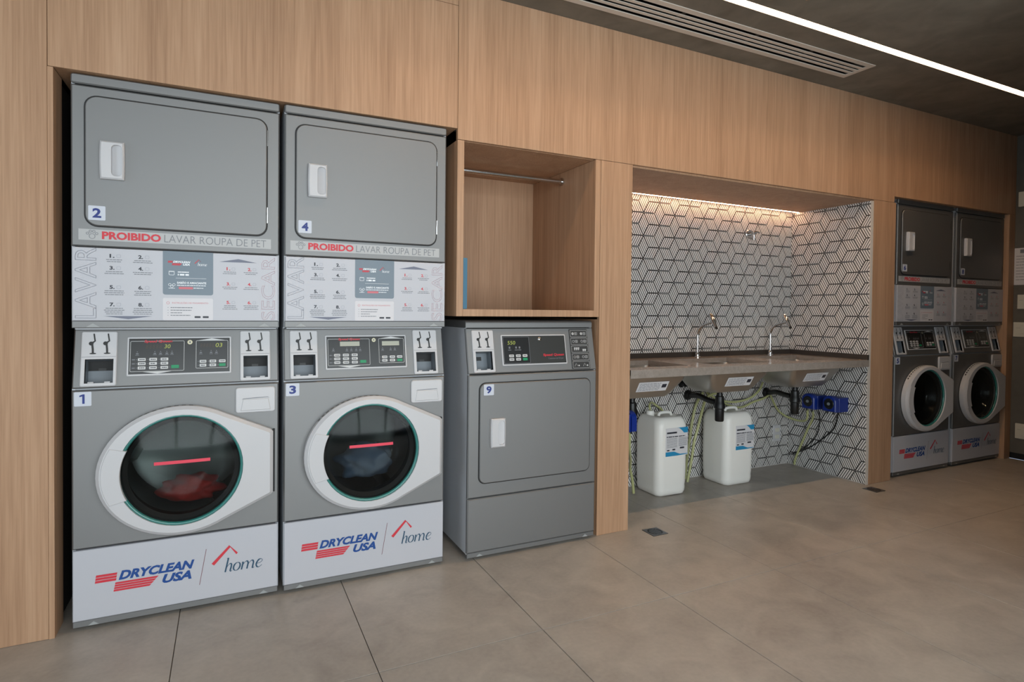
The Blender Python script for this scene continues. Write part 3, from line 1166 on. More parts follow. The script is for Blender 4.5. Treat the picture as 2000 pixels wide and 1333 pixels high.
def washer_door(st):
    out = []
    A, B = 0.270, 0.241
    for i in range(41):
        a = math.radians(58 + (302 - 58) * i / 40)
        out.append((DCX + A * math.cos(a), DCZ + B * math.sin(a)))
    out += [(0.652, 0.422), (0.660, 0.430), (0.660, 0.672), (0.652, 0.681)]
    hole = circ(DCX, DCZ + 0.003, 0.207, 48)
    door = MB().plate(out, -0.046, -0.004, 0.012, [hole]).build('washer_door', WHITE, st, 40, 'white teardrop door ring with round glass')
    # grip segment on the left of the ring
    seg_o, seg_i = [], []
    for i in range(13):
        a = math.radians(153 + (207 - 153) * i / 12)
        seg_o.append((DCX + (A - 0.016) * math.cos(a), DCZ + (B - 0.016) * math.sin(a)))
        seg_i.append((DCX + 0.196 * math.cos(a), DCZ + 0.196 * math.sin(a)))
    MB().plate(seg_o + seg_i[::-1], -0.049, -0.030, 0.0015).build('door_grip', WHITE, door, 40)
    c = (DCX, 0, DCZ + 0.003)
    MB().lathe([(0.208, -0.036), (0.2035, -0.0385), (0.1985, -0.036), (0.1965, -0.030), (0.1985, -0.024), (0.208, -0.022)], 56, 'y', c).build('glass_rim', TEALG, door, 60, 'teal glass rim')
    MB().lathe([(0.199, -0.030), (0.150, -0.0345), (0.100, -0.038), (0.050, -0.040), (0.0005, -0.0405)], 48, 'y', c).build('door_glass', GLASS, door, 60, 'clear domed door glass')
    MB().lathe([(0.196, -0.020), (0.186, 0.000), (0.172, 0.045), (0.158, 0.075), (0.130, 0.092), (0.080, 0.100), (0.0005, 0.103)], 48, 'y', c).build('glass_bowl', BOWLG, door, 60)
    MB().lathe([(0.207, -0.022), (0.207, -0.004), (0.196, -0.004), (0.180, 0.004), (0.178, -0.004), (0.192, -0.016)], 48, 'y', c).build('inner_seal', DARKGAP, door, 60)
    m = MB()
    n = 10
    vs, fs = [], []
    for i in range(n + 1):
        x = 0.254 + 0.184 * i / n
        for dz in (-0.006, 0.006):
            rr = math.hypot(x - DCX, 0.585 + dz - c[2])
            vs.append((x, -0.0415 + 0.0105 * (rr / 0.199) ** 2, 0.5845 + dz))
    for i in range(n):
        fs.append((2 * i, 2 * i + 2, 2 * i + 3, 2 * i + 1))
    tape = m.add(vs, fs).build('red_tape_strip', REDTAPE, door, 0, 'red strip across the glass')
    MB().box(0.6605, 0.668, -0.012, -0.001, 0.425, 0.677).build('door_hinge', DARKGAP, door, 0)
    # vent slots along the top edge of the ring
    m = MB()
    for i in range(12):
        a = math.radians(84 + 5.2 * i)
        x, z = DCX + A * math.cos(a), DCZ + B * math.sin(a)
        tx, tz = -A * math.sin(a), B * math.cos(a)
        l = math.hypot(tx, tz)
        tx, tz = tx / l * 0.007, tz / l * 0.007
        nx, nz = math.cos(a) * 0.0006, math.sin(a) * 0.0006
        m.add([(x - tx + nx, -0.020, z - tz + nz), (x + tx + nx, -0.020, z + tz + nz), (x + tx + nx, -0.012, z + tz + nz), (x - tx + nx, -0.012, z - tz + nz)], [(0, 1, 2, 3)])
    m.build('vent_slots', DARKGAP, door, 0)
    return door, tape


def build_stack():
    st = thing('stacked_washer_dryer', '', 'washing machine')
    m = MB()
    sp = [(0.70, 0.030), (0.70, SH - 0.004), (0.012, SH - 0.004), (0.012, 1.084), (0.056, 1.084), (0.056, 1.079), (0.011, 0.868), (0.011, 0.030)]
    m.side(0.0, 0.010, sp)
    m.side(SW - 0.010, SW, sp)
    m.box(0.010, SW - 0.010, 0.69, 0.70, 0.030, SH - 0.004)
    m.box(0.010, SW - 0.010, 0.012, 0.69, 0.030, 0.040)
    m.box(0.010, SW - 0.010, 0.020, 0.69, SH - 0.014, SH - 0.004)
    m.box(0.010, SW - 0.010, 0.014, 0.69, 1.078, 1.083)
    m.box(0.010, SW - 0.010, 0.014, 0.69, 0.8625, 0.8665)
    m.build('cabinet', CABP_LIT, st, 0)
    MB().box(0.011, SW - 0.011, 0.075, 0.09, 0.868, 1.078).build('inner_wall', DARKGAP, st, 0)
    MB().plate(rrect(0.0, SW, 1.946, SH, 0.008, 3), -0.002, 0.030, 0.004).build('top_trim', STEELP, st, 40)
    MB().plate([(0.0, 1.374), (SW, 1.374), (SW, 1.9425), (0.0, 1.9425)], 0.0, 0.020, 0.005).build('dryer_front', STEELP, st, 40)
    MB().plate(rrect(0.0385, 0.6395, 1.4445, 1.9105, 0.042, 6), -0.0020, 0.001).build('door_gasket', DARKGAP, st, 0)
    d = MB().plate(rrect(0.0425, 0.6355, 1.4485, 1.9065, 0.039, 6), -0.0085, 0.0, 0.003).build('dryer_door', STEELP, st, 40)
    add_handle(d, 0.1245, 1.682, -0.0085)
    hm = MB().plate(rrect(-0.002, 0.002, -0.032, 0.032, 0.0015, 2), -0.004, 0.004, 0.001).mesh('hinge', CHROME, 40)
    for z in (1.835, 1.530):
        h = link('hinge', hm, d)
        h.location = (0.638, -0.004, z)
    s2 = number_sticker(st, 0.0775, 1.4935, -0.0088, '2')
    strip = MB().plate([(0.022, 1.397), (0.652, 1.397), (0.652, 1.436), (0.022, 1.436)], -0.0010, 0.0).build('warning_strip', STRIPW, st, 0, 'clear strip warning against washing pet laundry')
    m = MB()
    text(m, 'PROIBIDO', 0.091, 0.273, 1.4025, 1.4305, -0.0017, 0, 0.04)
    m.build('warning_lettering', RED, strip, 0)
    m = MB()
    text(m, 'LAVAR ROUPA DE PET', 0.284, 0.634, 1.4025, 1.4305, -0.0017, 0, -0.012)
    m.build('warning_lettering', GREYTXT, strip, 0)
    m = MB()
    paw(m, 0.062, 1.417, 0.032, -0.0017)
    m.build('paw_print', GREYTXT, strip, 0)
    instruction_panel(st)
    ct = MB().plate([(0.002, 1.084), (SW - 0.002, 1.084), (SW - 0.002, 1.1095), (0.002, 1.1095)], -0.002, 0.015, 0.002).build('chin_trim', STEELP, st, 40)
    for x in (0.064, 0.628):
        m = MB()
        chevron(m, x, 1.0868, 0.042, 0.014, -0.0028)
        m.build('arrow_mark', ARROWM, ct, 0)
    # sloping control panel with openings for the coin pockets
    cpm = MB()
    pa, pb = (0.024 + 0.013, 0.133 - 0.010), (0.541 + 0.012, 0.652 - 0.010)
    hl = [[(a, 0.017), (b, 0.017), (b, 0.104), (a, 0.104)] for a, b in (pa, pb)]
    cpm.plate([(0.001, 0.001), (SW - 0.001, 0.001), (SW - 0.001, CPL - 0.001), (0.001, CPL - 0.001)], 0.0, 0.012, 0.004, hl)
    cp = cpm.build('control_panel', STEELP, st, 40)
    cp.location = (0, 0, 0.868)
    cp.rotation_euler = (TILT, 0, 0)
    coin_drop(st, 0.024, 0.133, (0.054, 0.097), 0.0, 0.868)
    coin_drop(st, 0.541, 0.652, (0.566, 0.610), 0.0, 0.868, (0.012, 0.010))
    con = console_stack(st)
    # washer front
    MB().plate([(0.0, 0.292), (SW, 0.292), (SW, 0.862), (0.0, 0.862)], 0.0, 0.016, 0.005, [circ(DCX, DCZ + 0.003, 0.212, 48)]).build('washer_front', STEELP, st, 40)
    s1 = number_sticker(st, 0.0335, 0.831, -0.0002, '1')
    dr = MB().plate(rrect(0.525, 0.669, 0.748, 0.848, 0.010, 3), -0.010, 0.0, 0.003).build('soap_drawer', WHITE, st, 40, 'white soap drawer front')
    m = MB()
    m.ribbon([(0.548, 0.801), (0.552, 0.804), (0.600, 0.806), (0.642, 0.807), (0.647, 0.804)], [0.0006, 0.0022, 0.0028, 0.0022, 0.0006], -0.0107)
    m.build('finger_groove', GREYTXT, dr, 0)
    MB().plate([(0.543, 0.757), (0.652, 0.757), (0.644, 0.802), (0.551, 0.802)], -0.0125, -0.009, 0.002).build('finger_pull', WHITE, dr, 40)
    door, tape = washer_door(st)
    c = (DCX, 0, DCZ + 0.003)
    MB().lathe([(0.212, 0.004), (0.208, 0.05), (0.195, 0.085), (0.205, 0.105), (0.226, 0.112)], 48, 'y', c).build('door_seal', DARKGAP, st, 60)
    dm = MB().lathe([(0.226, 0.112), (0.228, 0.20), (0.228, 0.44), (0.20, 0.455), (0.10, 0.462), (0.0005, 0.464)], 48, 'y', c)
    drum = dm.build('drum', DRUM, st, 60, 'steel wash drum')
    for k in range(3):
        a = math.radians(60 + 120 * k)
        q = MB()
        nx, nz = math.cos(a), math.sin(a)
        tx, tz = -nz, nx
        vs = []
        for yy, hh, ww in ((0.13, 0.02, 0.02), (0.20, 0.055, 0.028), (0.40, 0.055, 0.028), (0.44, 0.03, 0.02)):
            for s_, r_ in ((-1, 0.226), (0, 0.226 - hh), (1, 0.226)):
                vs.append((c[0] + nx * r_ + tx * ww * s_, yy, c[2] + nz * r_ + tz * ww * s_))
        fs = []
        for i in range(3):
            fs += [(3 * i, 3 * i + 1, 3 * i + 4, 3 * i + 3), (3 * i + 1, 3 * i + 2, 3 * i + 5, 3 * i + 4)]
        q.add(vs, fs).build('drum_paddle', DRUM, drum, 60)
    kp = MB().plate([(0.003, 0.0355), (SW - 0.003, 0.0355), (SW - 0.003, 0.2885), (0.003, 0.2885)], -0.003, 0.012, 0.002).build('kick_panel', PANELW, st, 40, 'white lower panel with logo')
    brand_logo(kp, 0, 0, 1.0, -0.0038, LOGOBLUE, TEALTXT)
    bt = MB().plate([(0.002, 0.012), (SW - 0.002, 0.012), (SW - 0.002, 0.0345), (0.002, 0.0345)], -0.001, 0.030, 0.002).build('base_trim', STEELP, st, 40)
    for x in (0.064, 0.628):
        m = MB()
        chevron(m, x, 0.0145, 0.034, 0.013, -0.0018)
        m.build('arrow_mark', ARROWM, bt, 0)
    ft = MB().lathe([(0.0005, 0.0), (0.02, 0.0), (0.02, 0.006), (0.012, 0.008), (0.012, 0.032), (0.0005, 0.032)], 16, 'z').mesh('foot', BLACKP)
    for x in (0.05, SW - 0.05):
        for y in (0.07, 0.63):
            o = link('foot', ft, st)
            o.location = (x, y, 0)
    return st


proto = build_stack()
STACKS = [((0.0, 0.0), '1', '2', 'leftmost silver washer and dryer stack, stickers 1 and 2, red laundry in its drum'),
          ((0.7012, -0.010), '3', '4', 'second silver washer and dryer stack from the left, stickers 3 and 4'),
          ((4.7494, 0.016), '5', '6', 'shadowed washer and dryer stack right of the sinks, stickers 5 and 6'),
          ((5.4794, 0.016), '7', '8', 'rightmost shadowed washer and dryer stack, stickers 7 and 8')]
copies = [proto] + [copy_tree(proto) for _ in STACKS[1:]]


def sub(o, nm):
    return [c for c in o.children if c.name.split('.')[0] == nm]


for o, ((x, y), lo, hi, lab) in zip(copies, STACKS):
    o.location = (x, y, 0)
    tag(o, lab, 'washing machine', 'stacked washers and dryers')
    for s in sub(o, 'number_sticker'):
        n = lo if s.location.z < 1 else hi
        s['label'] = 'white sticker with blue number ' + n
        q = sub(s, 'numeral')[0]
        if n not in ('1', '2'):
            q.data = numeral_mesh(n)
    if lo != '1':
        con = sub(o, 'control_display')[0]
        for nm in ('washer_readout', 'dryer_readout', 'unlit_digits'):
            for r in sub(con, nm):
                bpy.data.objects.remove(r)
    if lo == '3':
        X = lambda zx: 0.169 + (zx - 578) * (0.335 / 902)
        Vv = lambda zy: 0.1775 - (zy - 192) * (0.133 / 320)
        for nm, a, b in (('washer_readout', 725, 945), ('dryer_readout', 1205, 1410)):
            MB().bar(X(a), X(b), Vv(290), Vv(244), -0.0062).build(nm, LCDPALE, con, 0)
    if lo in '57':
        door = sub(o, 'washer_door')[0]
        for r in sub(door, 'red_tape_strip'):
            bpy.data.objects.remove(r)

# ------------------------------------------------------------------ laundry inside the drums


def laundry(name, label, m, cx, cy, cz, sx, sy, sz, seed, folds=5):
    rnd = random.Random(seed)
    ph = [(rnd.uniform(2, 6), rnd.uniform(0, 6.28), rnd.uniform(2, 6), rnd.uniform(0, 6.28)) for _ in range(folds)]
    bm = bmesh.new()
    bmesh.ops.create_icosphere(bm, subdivisions=4, radius=1)
    for v in bm.verts:
        d = 0.0
        for a, b, c, e in ph:
            d += 0.075 * math.sin(a * v.co.x * 1.6 + b + 1.3 * v.co.y) * math.sin(c * v.co.z * 1.4 + e + v.co.y * a * 0.5)
        d += 0.05 * abs(math.sin(9 * v.co.x + 4 * v.co.z + ph[0][1]))
        k = 1 + d
        v.co = Vector((cx + v.co.x * k * sx, cy + v.co.y * k * sy, max(cz + v.co.z * k * sz, cz - sz * 0.72)))
    me = bpy.data.meshes.new(name)
    bm.to_mesh(me)
    bm.free()
    me.polygons.foreach_set('use_smooth', [True] * len(me.polygons))
    me.materials.append(m)
    return tag(link(name, me), label, 'laundry')


laundry('laundry_heap', 'crumpled red garment lying inside the leftmost washer drum', REDCLOTH, 0.36, 0.20, 0.420, 0.115, 0.075, 0.055, 5)
laundry('laundry_heap', 'grey blue clothing heaped inside the second washer drum', BLUECLOTH, 1.075, 0.21, 0.455, 0.120, 0.085, 0.085, 11)

# ------------------------------------------------------------------ single dryer (number 9)


def build_dryer():
    w = 0.700
    t = thing('tumble_dryer', 'single silver tumble dryer with sticker 9 under the oak niche', 'dryer', (1.490, -0.036, 0))
    m = MB()
    sp = [(0.70, 0.03), (0.70, 1.078), (0.056, 1.078), (0.011, 0.866), (0.011, 0.03)]
    m.side(0.0, 0.010, sp)
    m.side(w - 0.010, w, sp)
    m.box(0.010, w - 0.010, 0.69, 0.70, 0.03, 1.078)
    m.box(0.010, w - 0.010, 0.012, 0.69, 0.03, 0.04)
    m.build('cabinet', CABP_LIT, t, 0)
    MB().box(0.011, w - 0.011, 0.085, 0.10, 0.864, 1.08).build('inner_wall', DARKGAP, t, 0)
    prof = [(0.046, 1.079)] + [(0.046 + 0.014 - 0.014 * math.cos(math.radians(a)), 1.098 + 0.014 * math.sin(math.radians(a))) for a in range(0, 91, 15)] + [(0.70, 1.112), (0.70, 1.079)]
    n = len(prof)
    q = MB().add([(0.002, p[0], p[1]) for p in prof] + [(w - 0.002, p[0], p[1]) for p in prof],
                 [(i, (i + 1) % n, (i + 1) % n + n, i + n) for i in range(n)] + [tuple(range(n - 1, -1, -1)), tuple(range(n, 2 * n))])
    q.build('top_cover', STEELP, t, 40)
    MB().plate([(0, 0.290), (w, 0.290), (w, 0.862), (0, 0.862)], 0.0, 0.014, 0.005).build('front_panel', STEELP, t, 40)
    MB().plate(rrect(0.052, 0.664, 0.352, 0.826, 0.034, 6), -0.002, 0.001).build('door_gasket', DARKGAP, t, 0)
    d = MB().plate(rrect(0.056, 0.660, 0.356, 0.822, 0.031, 6), -0.0085, 0.0, 0.003).build('dryer_door', STEELP, t, 40)
    add_handle(d, 0.143, 0.590, -0.0085)
    number_sticker(t, 0.099, 0.792, -0.0088, '9')
    MB().plate([(0, 0.036), (w, 0.036), (w, 0.2875), (0, 0.2875)], 0.0, 0.014, 0.005).build('lower_panel', STEELP, t, 40)
    bt = MB().plate([(0.002, 0.012), (w - 0.002, 0.012), (w - 0.002, 0.0345), (0.002, 0.0345)], 0.004, 0.030, 0.002).build('base_trim', STEELP, t, 40)
    for x in (0.064, w - 0.055):
        m = MB()
        chevron(m, x, 0.0145, 0.034, 0.013, 0.0032)
        m.build('arrow_mark', ARROWM, bt, 0)
    cpm = MB()
    a, b = 0.027 + 0.013, 0.136 - 0.012
    cpm.plate([(0.0, 0.001), (w, 0.001), (w, CPL - 0.001), (0.0, CPL - 0.001)], 0.0, 0.012, 0.004, [[(a, 0.017), (b, 0.017), (b, 0.104), (a, 0.104)]])
    cp = cpm.build('control_panel', STEELP, t, 40)
    cp.location = (0, 0, 0.866)
    cp.rotation_euler = (TILT, 0, 0)
    coin_drop(t, 0.027, 0.136, (0.056, 0.099), 0.0, 0.866, (0.013, 0.012))
    # display
    x0, x1, v0, v1 = 0.175, 0.530, 0.034, 0.182
    o = MB().plate(rrect(x0, x1, v0, v1, 0.004, 2), -0.005, 0.0, 0.002).build('control_display', WHITE, t, 40, 'black control display in a white frame')
    o.location = (0, 0, 0.866)
    o.rotation_euler = (TILT, 0, 0)
    X = lambda zx: x0 + 0.006 + (zx - 595) * (0.343 / 885)
    Vv = lambda zy: v1 - 0.006 - (zy - 292) * (0.136 / 390)
    y = -0.0056
    MB().bar(x0 + 0.006, x1 - 0.006, v0 + 0.006, v1 - 0.006, y).build('display_film', mat('dark grey console film', (52, 53, 52), 0.35), o, 0)
    y -= 0.0006
    m = MB()
    ro = rrect(X(603), X(962), Vv(672), Vv(305), 0.004, 3)
    m.frame(ro, inset(ro, 0.0013), y)
    m.build('printed_outline', GREYTXT, o, 0)
    MB().flat(inset(ro, 0.0014), y).build('dark_window', BLACKFACE, o, 0)
    m = MB()
    text(m, '550', X(662), X(768), Vv(412), Vv(362), y - 0.0005, 0.1)
    m.build('readout', LCDON, o, 0)
    m = MB()
    text(m, 'Speed Queen', X(1148), X(1450), Vv(592), Vv(548), y - 0.0005, 0.1, 0.03)
    m.build('brand_lettering', RED, o, 0)
    m = MB()
    text(m, 'Commercial Dryer', X(1218), X(1442), Vv(634), Vv(604), y - 0.0005, 0, 0.0)
    for zx in (685, 775, 822):
        m.bar(X(zx) - 0.004, X(zx) + 0.004, Vv(468), Vv(440), y - 0.0005)
        m.bar(X(zx) - 0.008, X(zx) + 0.008, Vv(492), Vv(484), y - 0.0005)
    m.build('printed_lettering', GREYTXT, o, 0)
    k = MB().lathe([(0.0005, -0.008), (0.006, -0.008), (0.010, -0.004), (0.011, 0.0)], 20, 'y', (X(1110), y, Vv(340)))
    k.build('key_lock', CHROME, o, 50, 'round chrome key lock')
    marks = MB()
    for cx in (704, 797, 889):
        for r in (568, 617):
            g = cx == 889 and r == 617
            bb = MB().plate(rrect(-0.0125, 0.0125, -0.0062, 0.0062, 0.002, 2), -0.0012, 0.0, 0.0004).build('button', GREENB if g else BTN, o, 0, 'green start button' if g else None)
            bb.location = (X(cx), y - 0.0002, Vv(r))
            if not g:
                words(marks, X(cx) - 0.008, X(cx) + 0.009, Vv(r), 0.0032, y - 0.0019, 0.001, mn=0.004, mx=0.008)
    marks.build('button_print', DARKTXT, o, 0)
    # icon plate
    bx0, bx1 = 0.556, 0.664
    o = MB().plate(rrect(bx0, bx1, 0.006, 0.208, 0.005, 3), -0.004, 0.0, 0.0015).build('icon_plate', mat('dark grey icon plate', (58, 58, 58), 0.4), t, 40, 'dark plate with five rows of white icons')
    o.location = (0, 0, 0.866)
    o.rotation_euler = (TILT, 0, 0)
    m = MB()
    yy = -0.0048
    for k in range(5):
        za, zb = 0.2015 - 0.0395 * k - 0.034, 0.2015 - 0.0395 * k
        ro = rrect(bx0 + 0.005, bx1 - 0.005, za, zb, 0.003, 2)
        m.frame(ro, inset(ro, 0.0011), yy)
        zc = (za + zb) / 2
        for q in range(2):
            c0 = bx0 + 0.020 + 0.050 * q
            if k == 2:
                for w_ in range(3 - q):
                    m.bar(c0 + w_ * 0.011, c0 + w_ * 0.011 + 0.009, zc + 0.002 - 0.008 * q, zc + 0.008 - 0.008 * q, yy)
                    m.bar(c0 + w_ * 0.011, c0 + w_ * 0.011 + 0.007, zc - 0.005 - 0.006 * q, zc - 0.0005 - 0.006 * q, yy)
            elif k == 4:
                m.ribbon([(c0 - 0.005, zc - 0.008), (c0 + 0.004, zc + 0.007), (c0 + 0.012, zc - 0.006)], 0.0014, yy)
                m.flat(circ(c0 + 0.020, zc - 0.004, 0.004, 10), yy)
            else:
                c = circ(c0, zc, 0.0065, 14)
                m.frame(c, inset(c, 0.0013 if k else 0.004), yy)
                r_ = rrect(c0 + 0.010, c0 + 0.025, zc - 0.0065, zc + 0.0065, 0.002, 2)
                m.frame(r_, inset(r_, 0.0013), yy)
                c = circ(c0 + 0.0175, zc, 0.0035, 10)
                m.frame(c, inset(c, 0.0011), yy)
    m.build('icon_print', BTN, o, 0)
    ft = MB().lathe([(0.0005, 0.0), (0.02, 0.0), (0.02, 0.006), (0.012, 0.008), (0.012, 0.032), (0.0005, 0.032)], 16, 'z').mesh('foot', BLACKP)
    for x in (0.05, w - 0.05):
        for y_ in (0.07, 0.63):
            f = link('foot', ft, t)
            f.location = (x, y_, 0)
    return t


build_dryer()

# ------------------------------------------------------------------ oak niche with hanging rail
t = thing('niche_cabinet', 'open oak niche with hanging rail above the single dryer', 'cabinet', (0, 0, 0))
MB().bbox(1.4335, 1.466, YW, 0.66, 1.133, 1.9345, 0.0007).build('side_panel', WOOD, t, 0)
MB().bbox(2.181, 2.2125, YW, 0.66, 1.133, 1.9345, 0.0007).build('side_panel', WOOD, t, 0)
MB().bbox(1.4665, 2.1805, YW, 0.66, 1.133, 1.166, 0.0007).build('bottom_panel', WOOD, t, 0)
MB().bbox(1.4665, 2.1805, 0.0005, 0.66, 1.9352, 1.95, 0.0007).build('top_panel', WOOD, t, 0)
MB().box(1.4335, 2.2125, 0.6605, 0.676, 1.133, 1.95).build('back_panel', WOOD, t, 0)
t = thing('clothes_rail', 'polished steel hanging rail inside the oak niche', 'rail', (0, 0.312, 1.884))
MB().tube([(1.470, 0, 0), (2.177, 0, 0)], 0.0125, 18).build('rod', CHROME, t, 50)
for x in (1.4665, 2.1735):
    MB().lathe([(0.0005, 0), (0.022, 0), (0.022, 0.007), (0.0005, 0.007)], 20, 'x', (x, 0, 0)).build('end_socket', CHROME, t)
t = thing('folder', 'slim blue folder standing at the left of the oak niche', 'folder', (1.4675, 0, 1.1665))
MB().plate(rrect(0.001, 0.006, 0, 0.236, 0.002, 2), 0.0, 0.16).build('cover', BOOKBLUE, t, 0)
MB().plate(rrect(0.021, 0.026, 0, 0.236, 0.002, 2), 0.0, 0.16).build('cover', BOOKBLUE, t, 0)
MB().plate(rrect(0.006, 0.021, 0, 0.236, 0.002, 2), -0.001, 0.004).build('spine', BOOKBLUE, t, 0)
MB().box(0.006, 0.021, 0.005, 0.155, 0.004, 0.230).build('pages', PAPER, t, 0)

# ------------------------------------------------------------------ worktop, sinks, taps, traps
ZT = 0.852
SINKX = (2.672, 3.348, 4.050)
SX, SY0, SY1 = 0.245, 0.085, 0.455
ct = thing('worktop', 'long dark stone worktop with three sink cut-outs in the tiled bay', 'worktop', (0, 0, 0))
m = MB()
xs = [2.4155] + [v for c in SINKX for v in (c - SX, c + SX)] + [XT - 0.005]
m.box(xs[0], xs[-1], -0.025, SY0, ZT - 0.030, ZT)
m.box(xs[0], xs[-1], SY1, YT - 0.005, ZT - 0.030, ZT)
for a, b in zip(xs[0::2], xs[1::2]):
    m.box(a, b, SY0, SY1, ZT - 0.030, ZT)
m.build('slab', STONE, ct, 0)
MB().bbox(xs[0], xs[-1], -0.026, -0.006, ZT - 0.046, ZT - 0.0005, 0.001).build('front_edge', STONE, ct, 0)
MB().box(xs[0], xs[-1], YT - 0.022, YT - 0.005, ZT, ZT + 0.034).build('upstand', STONED, ct, 0)
MB().box(xs[-1] - 0.017, xs[-1], -0.024, YT - 0.022, ZT, ZT + 0.034).build('upstand', STONED, ct, 0)


def sink(cx, label):
    t = thing('sink_basin', label, 'sink', (cx, 0.27, ZT - 0.031), group='undermounted steel sinks')
    hx, hy, d = 0.255, 0.200, 0.155
    def ringp(ax, ay, z, r):
        return [(p[0], p[1], z) for p in rrect(-ax, ax, -ay, ay, r, 4)]
    # outer skin and inner skin
    secs_o = [ringp(hx, hy, 0.0, 0.03), ringp(hx, hy, -0.008, 0.03), ringp(hx - 0.012, hy - 0.012, -0.010, 0.03), ringp(0.235, 0.172, -0.05, 0.035), ringp(0.190, 0.125, -0.130, 0.04), ringp(0.165, 0.105, -d, 0.04), ringp(0.05, 0.04, -d - 0.008, 0.03)]
    n = len(secs_o[0])
    vs = [p for s in secs_o for p in s]
    fs = []
    for i in range(len(secs_o) - 1):
        for j in range(n):
            k = (j + 1) % n
            fs.append((i * n + k, i * n + j, (i + 1) * n + j, (i + 1) * n + k))
    fs.append(tuple((len(secs_o) - 1) * n + n - 1 - j for j in range(n)))
    MB().add(vs, fs).build('bowl', STAIN, t, 40)
    ins = [ringp(hx - 0.016, hy - 0.016, 0.0, 0.03), ringp(0.232, 0.169, -0.05, 0.035), ringp(0.187, 0.122, -0.128, 0.04), ringp(0.16, 0.10, -d + 0.003, 0.04)]
    vs = [p for s in ins for p in s]
    fs = []
    for i in range(len(ins) - 1):
        for j in range(n):
            k = (j + 1) % n
            fs.append((i * n + j, i * n + k, (i + 1) * n + k, (i + 1) * n + j))
    fs.append(tuple(3 * n + j for j in range(n)))
    MB().add(vs, fs).build('basin_lining', STAIN, t, 40)
    MB().lathe([(0.0005, 0.004), (0.03, 0.004), (0.042, 0.0), (0.042, -0.002)], 24, 'z', (0, 0, -d + 0.006)).build('drain', CHROME, t)
    # maker's sticker on the sloping front
    a, b = Vector((0, -0.172, -0.05)), Vector((0, -0.125, -0.130))
    d1 = (b - a)
    nrm = Vector((0, d1.z, -d1.y)).normalized()
    if nrm.y > 0:
        nrm = -nrm
    def P(x, f, e):
        q = a + d1 * f + nrm * e
        return (x, q.y, q.z)
    st = MB().add([P(-0.10, 0.80, 0.0012), P(0.115, 0.80, 0.0012), P(0.115, 0.08, 0.0012), P(-0.10, 0.08, 0.0012)], [(0, 1, 2, 3)]).build('paper_sticker', PAPER, t, 0, 'white printed sticker')
    m = MB()
    for k in range(6):
        f = 0.18 + 0.10 * k
        x = -0.09
        while x < 0.055:
            w = random.uniform(0.01, 0.03)
            m.add([P(x, f + 0.035, 0.0018), P(min(x + w, 0.06), f + 0.035, 0.0018), P(min(x + w, 0.06), f, 0.0018), P(x, f, 0.0018)], [(0, 1, 2, 3)])
            x += w + 0.004
    m.build('small_print', GREYTXT, st, 0)
    m = MB().add([P(0.072, 0.55, 0.0018), P(0.105, 0.55, 0.0018), P(0.105, 0.28, 0.0018), P(0.072, 0.28, 0.0018)], [(0, 1, 2, 3)])
    m.build('printed_mark', DARKTXT, st, 0)
    return t


sink(SINKX[0], 'steel sink nearest the oak column, above the left white canister')
sink(SINKX[1], 'middle steel sink of the three under the stone worktop')
sink(SINKX[2], 'steel sink nearest the tiled side wall, beside the blue pumps')


def tap(x, label):
    t = thing('tap', label, 'tap', (x, 0.530, ZT), group='chrome taps')
    MB().lathe([(0.0005, 0.0), (0.022, 0.0), (0.022, 0.006), (0.014, 0.010), (0.013, 0.028), (0.0095, 0.034), (0.0005, 0.034)], 24, 'z').build('base', CHROME, t)
    path = smooth_path([(0, 0, 0.02), (0, 0, 0.10), (0, -0.001, 0.165), (0, -0.020, 0.200), (0, -0.055, 0.224), (0, -0.130, 0.244)], 6)
    MB().tube(path, 0.0078, 14).build('spout_pipe', CHROME, t, 50)
    a, b = Vector((0, -0.120, 0.290)), Vector((0, -0.168, 0.212))
    ax = (b - a)
    MB().tube([a, a + ax * 0.08, a + ax * 0.55, a + ax * 0.75, b], [0.014, 0.0165, 0.0165, 0.012, 0.011], 18).build('tap_head', CHROME, t, 40)
    MB().tube([a - ax * 0.10, a - ax * 0.01], [0.012, 0.0125], 18).build('push_button', CHROME, t, 40)
    MB().tube([b, b + ax * 0.12], 0.0095, 14).build('nozzle', BLACKP, t, 40)
    return t


tap(3.400, 'chrome tap standing behind the middle sink')
tap(4.105, 'chrome tap standing near the tiled corner')

t = thing('stop_valve', 'small chrome stop valve high on the hexagon tiled wall', 'valve', (3.953, YT - 0.004, 1.741))
MB().lathe([(0.0005, -0.004), (0.030, -0.004), (0.034, 0.0)], 24, 'y').build('wall_flange', CHROME, t)
MB().tube([(0, 0, 0), (0, -0.055, 0)], 0.011, 14).build('valve_body', CHROME, t)
MB().tube([(0, -0.04, 0), (0, -0.04, -0.045)], 0.010, 14).build('outlet_pipe', CHROME, t)
MB().tube([(-0.030, -0.062, 0.004), (0.0, -0.064, 0.010), (0.032, -0.062, 0.004)], [0.006, 0.008, 0.006], 10).build('lever', CHROME, t)


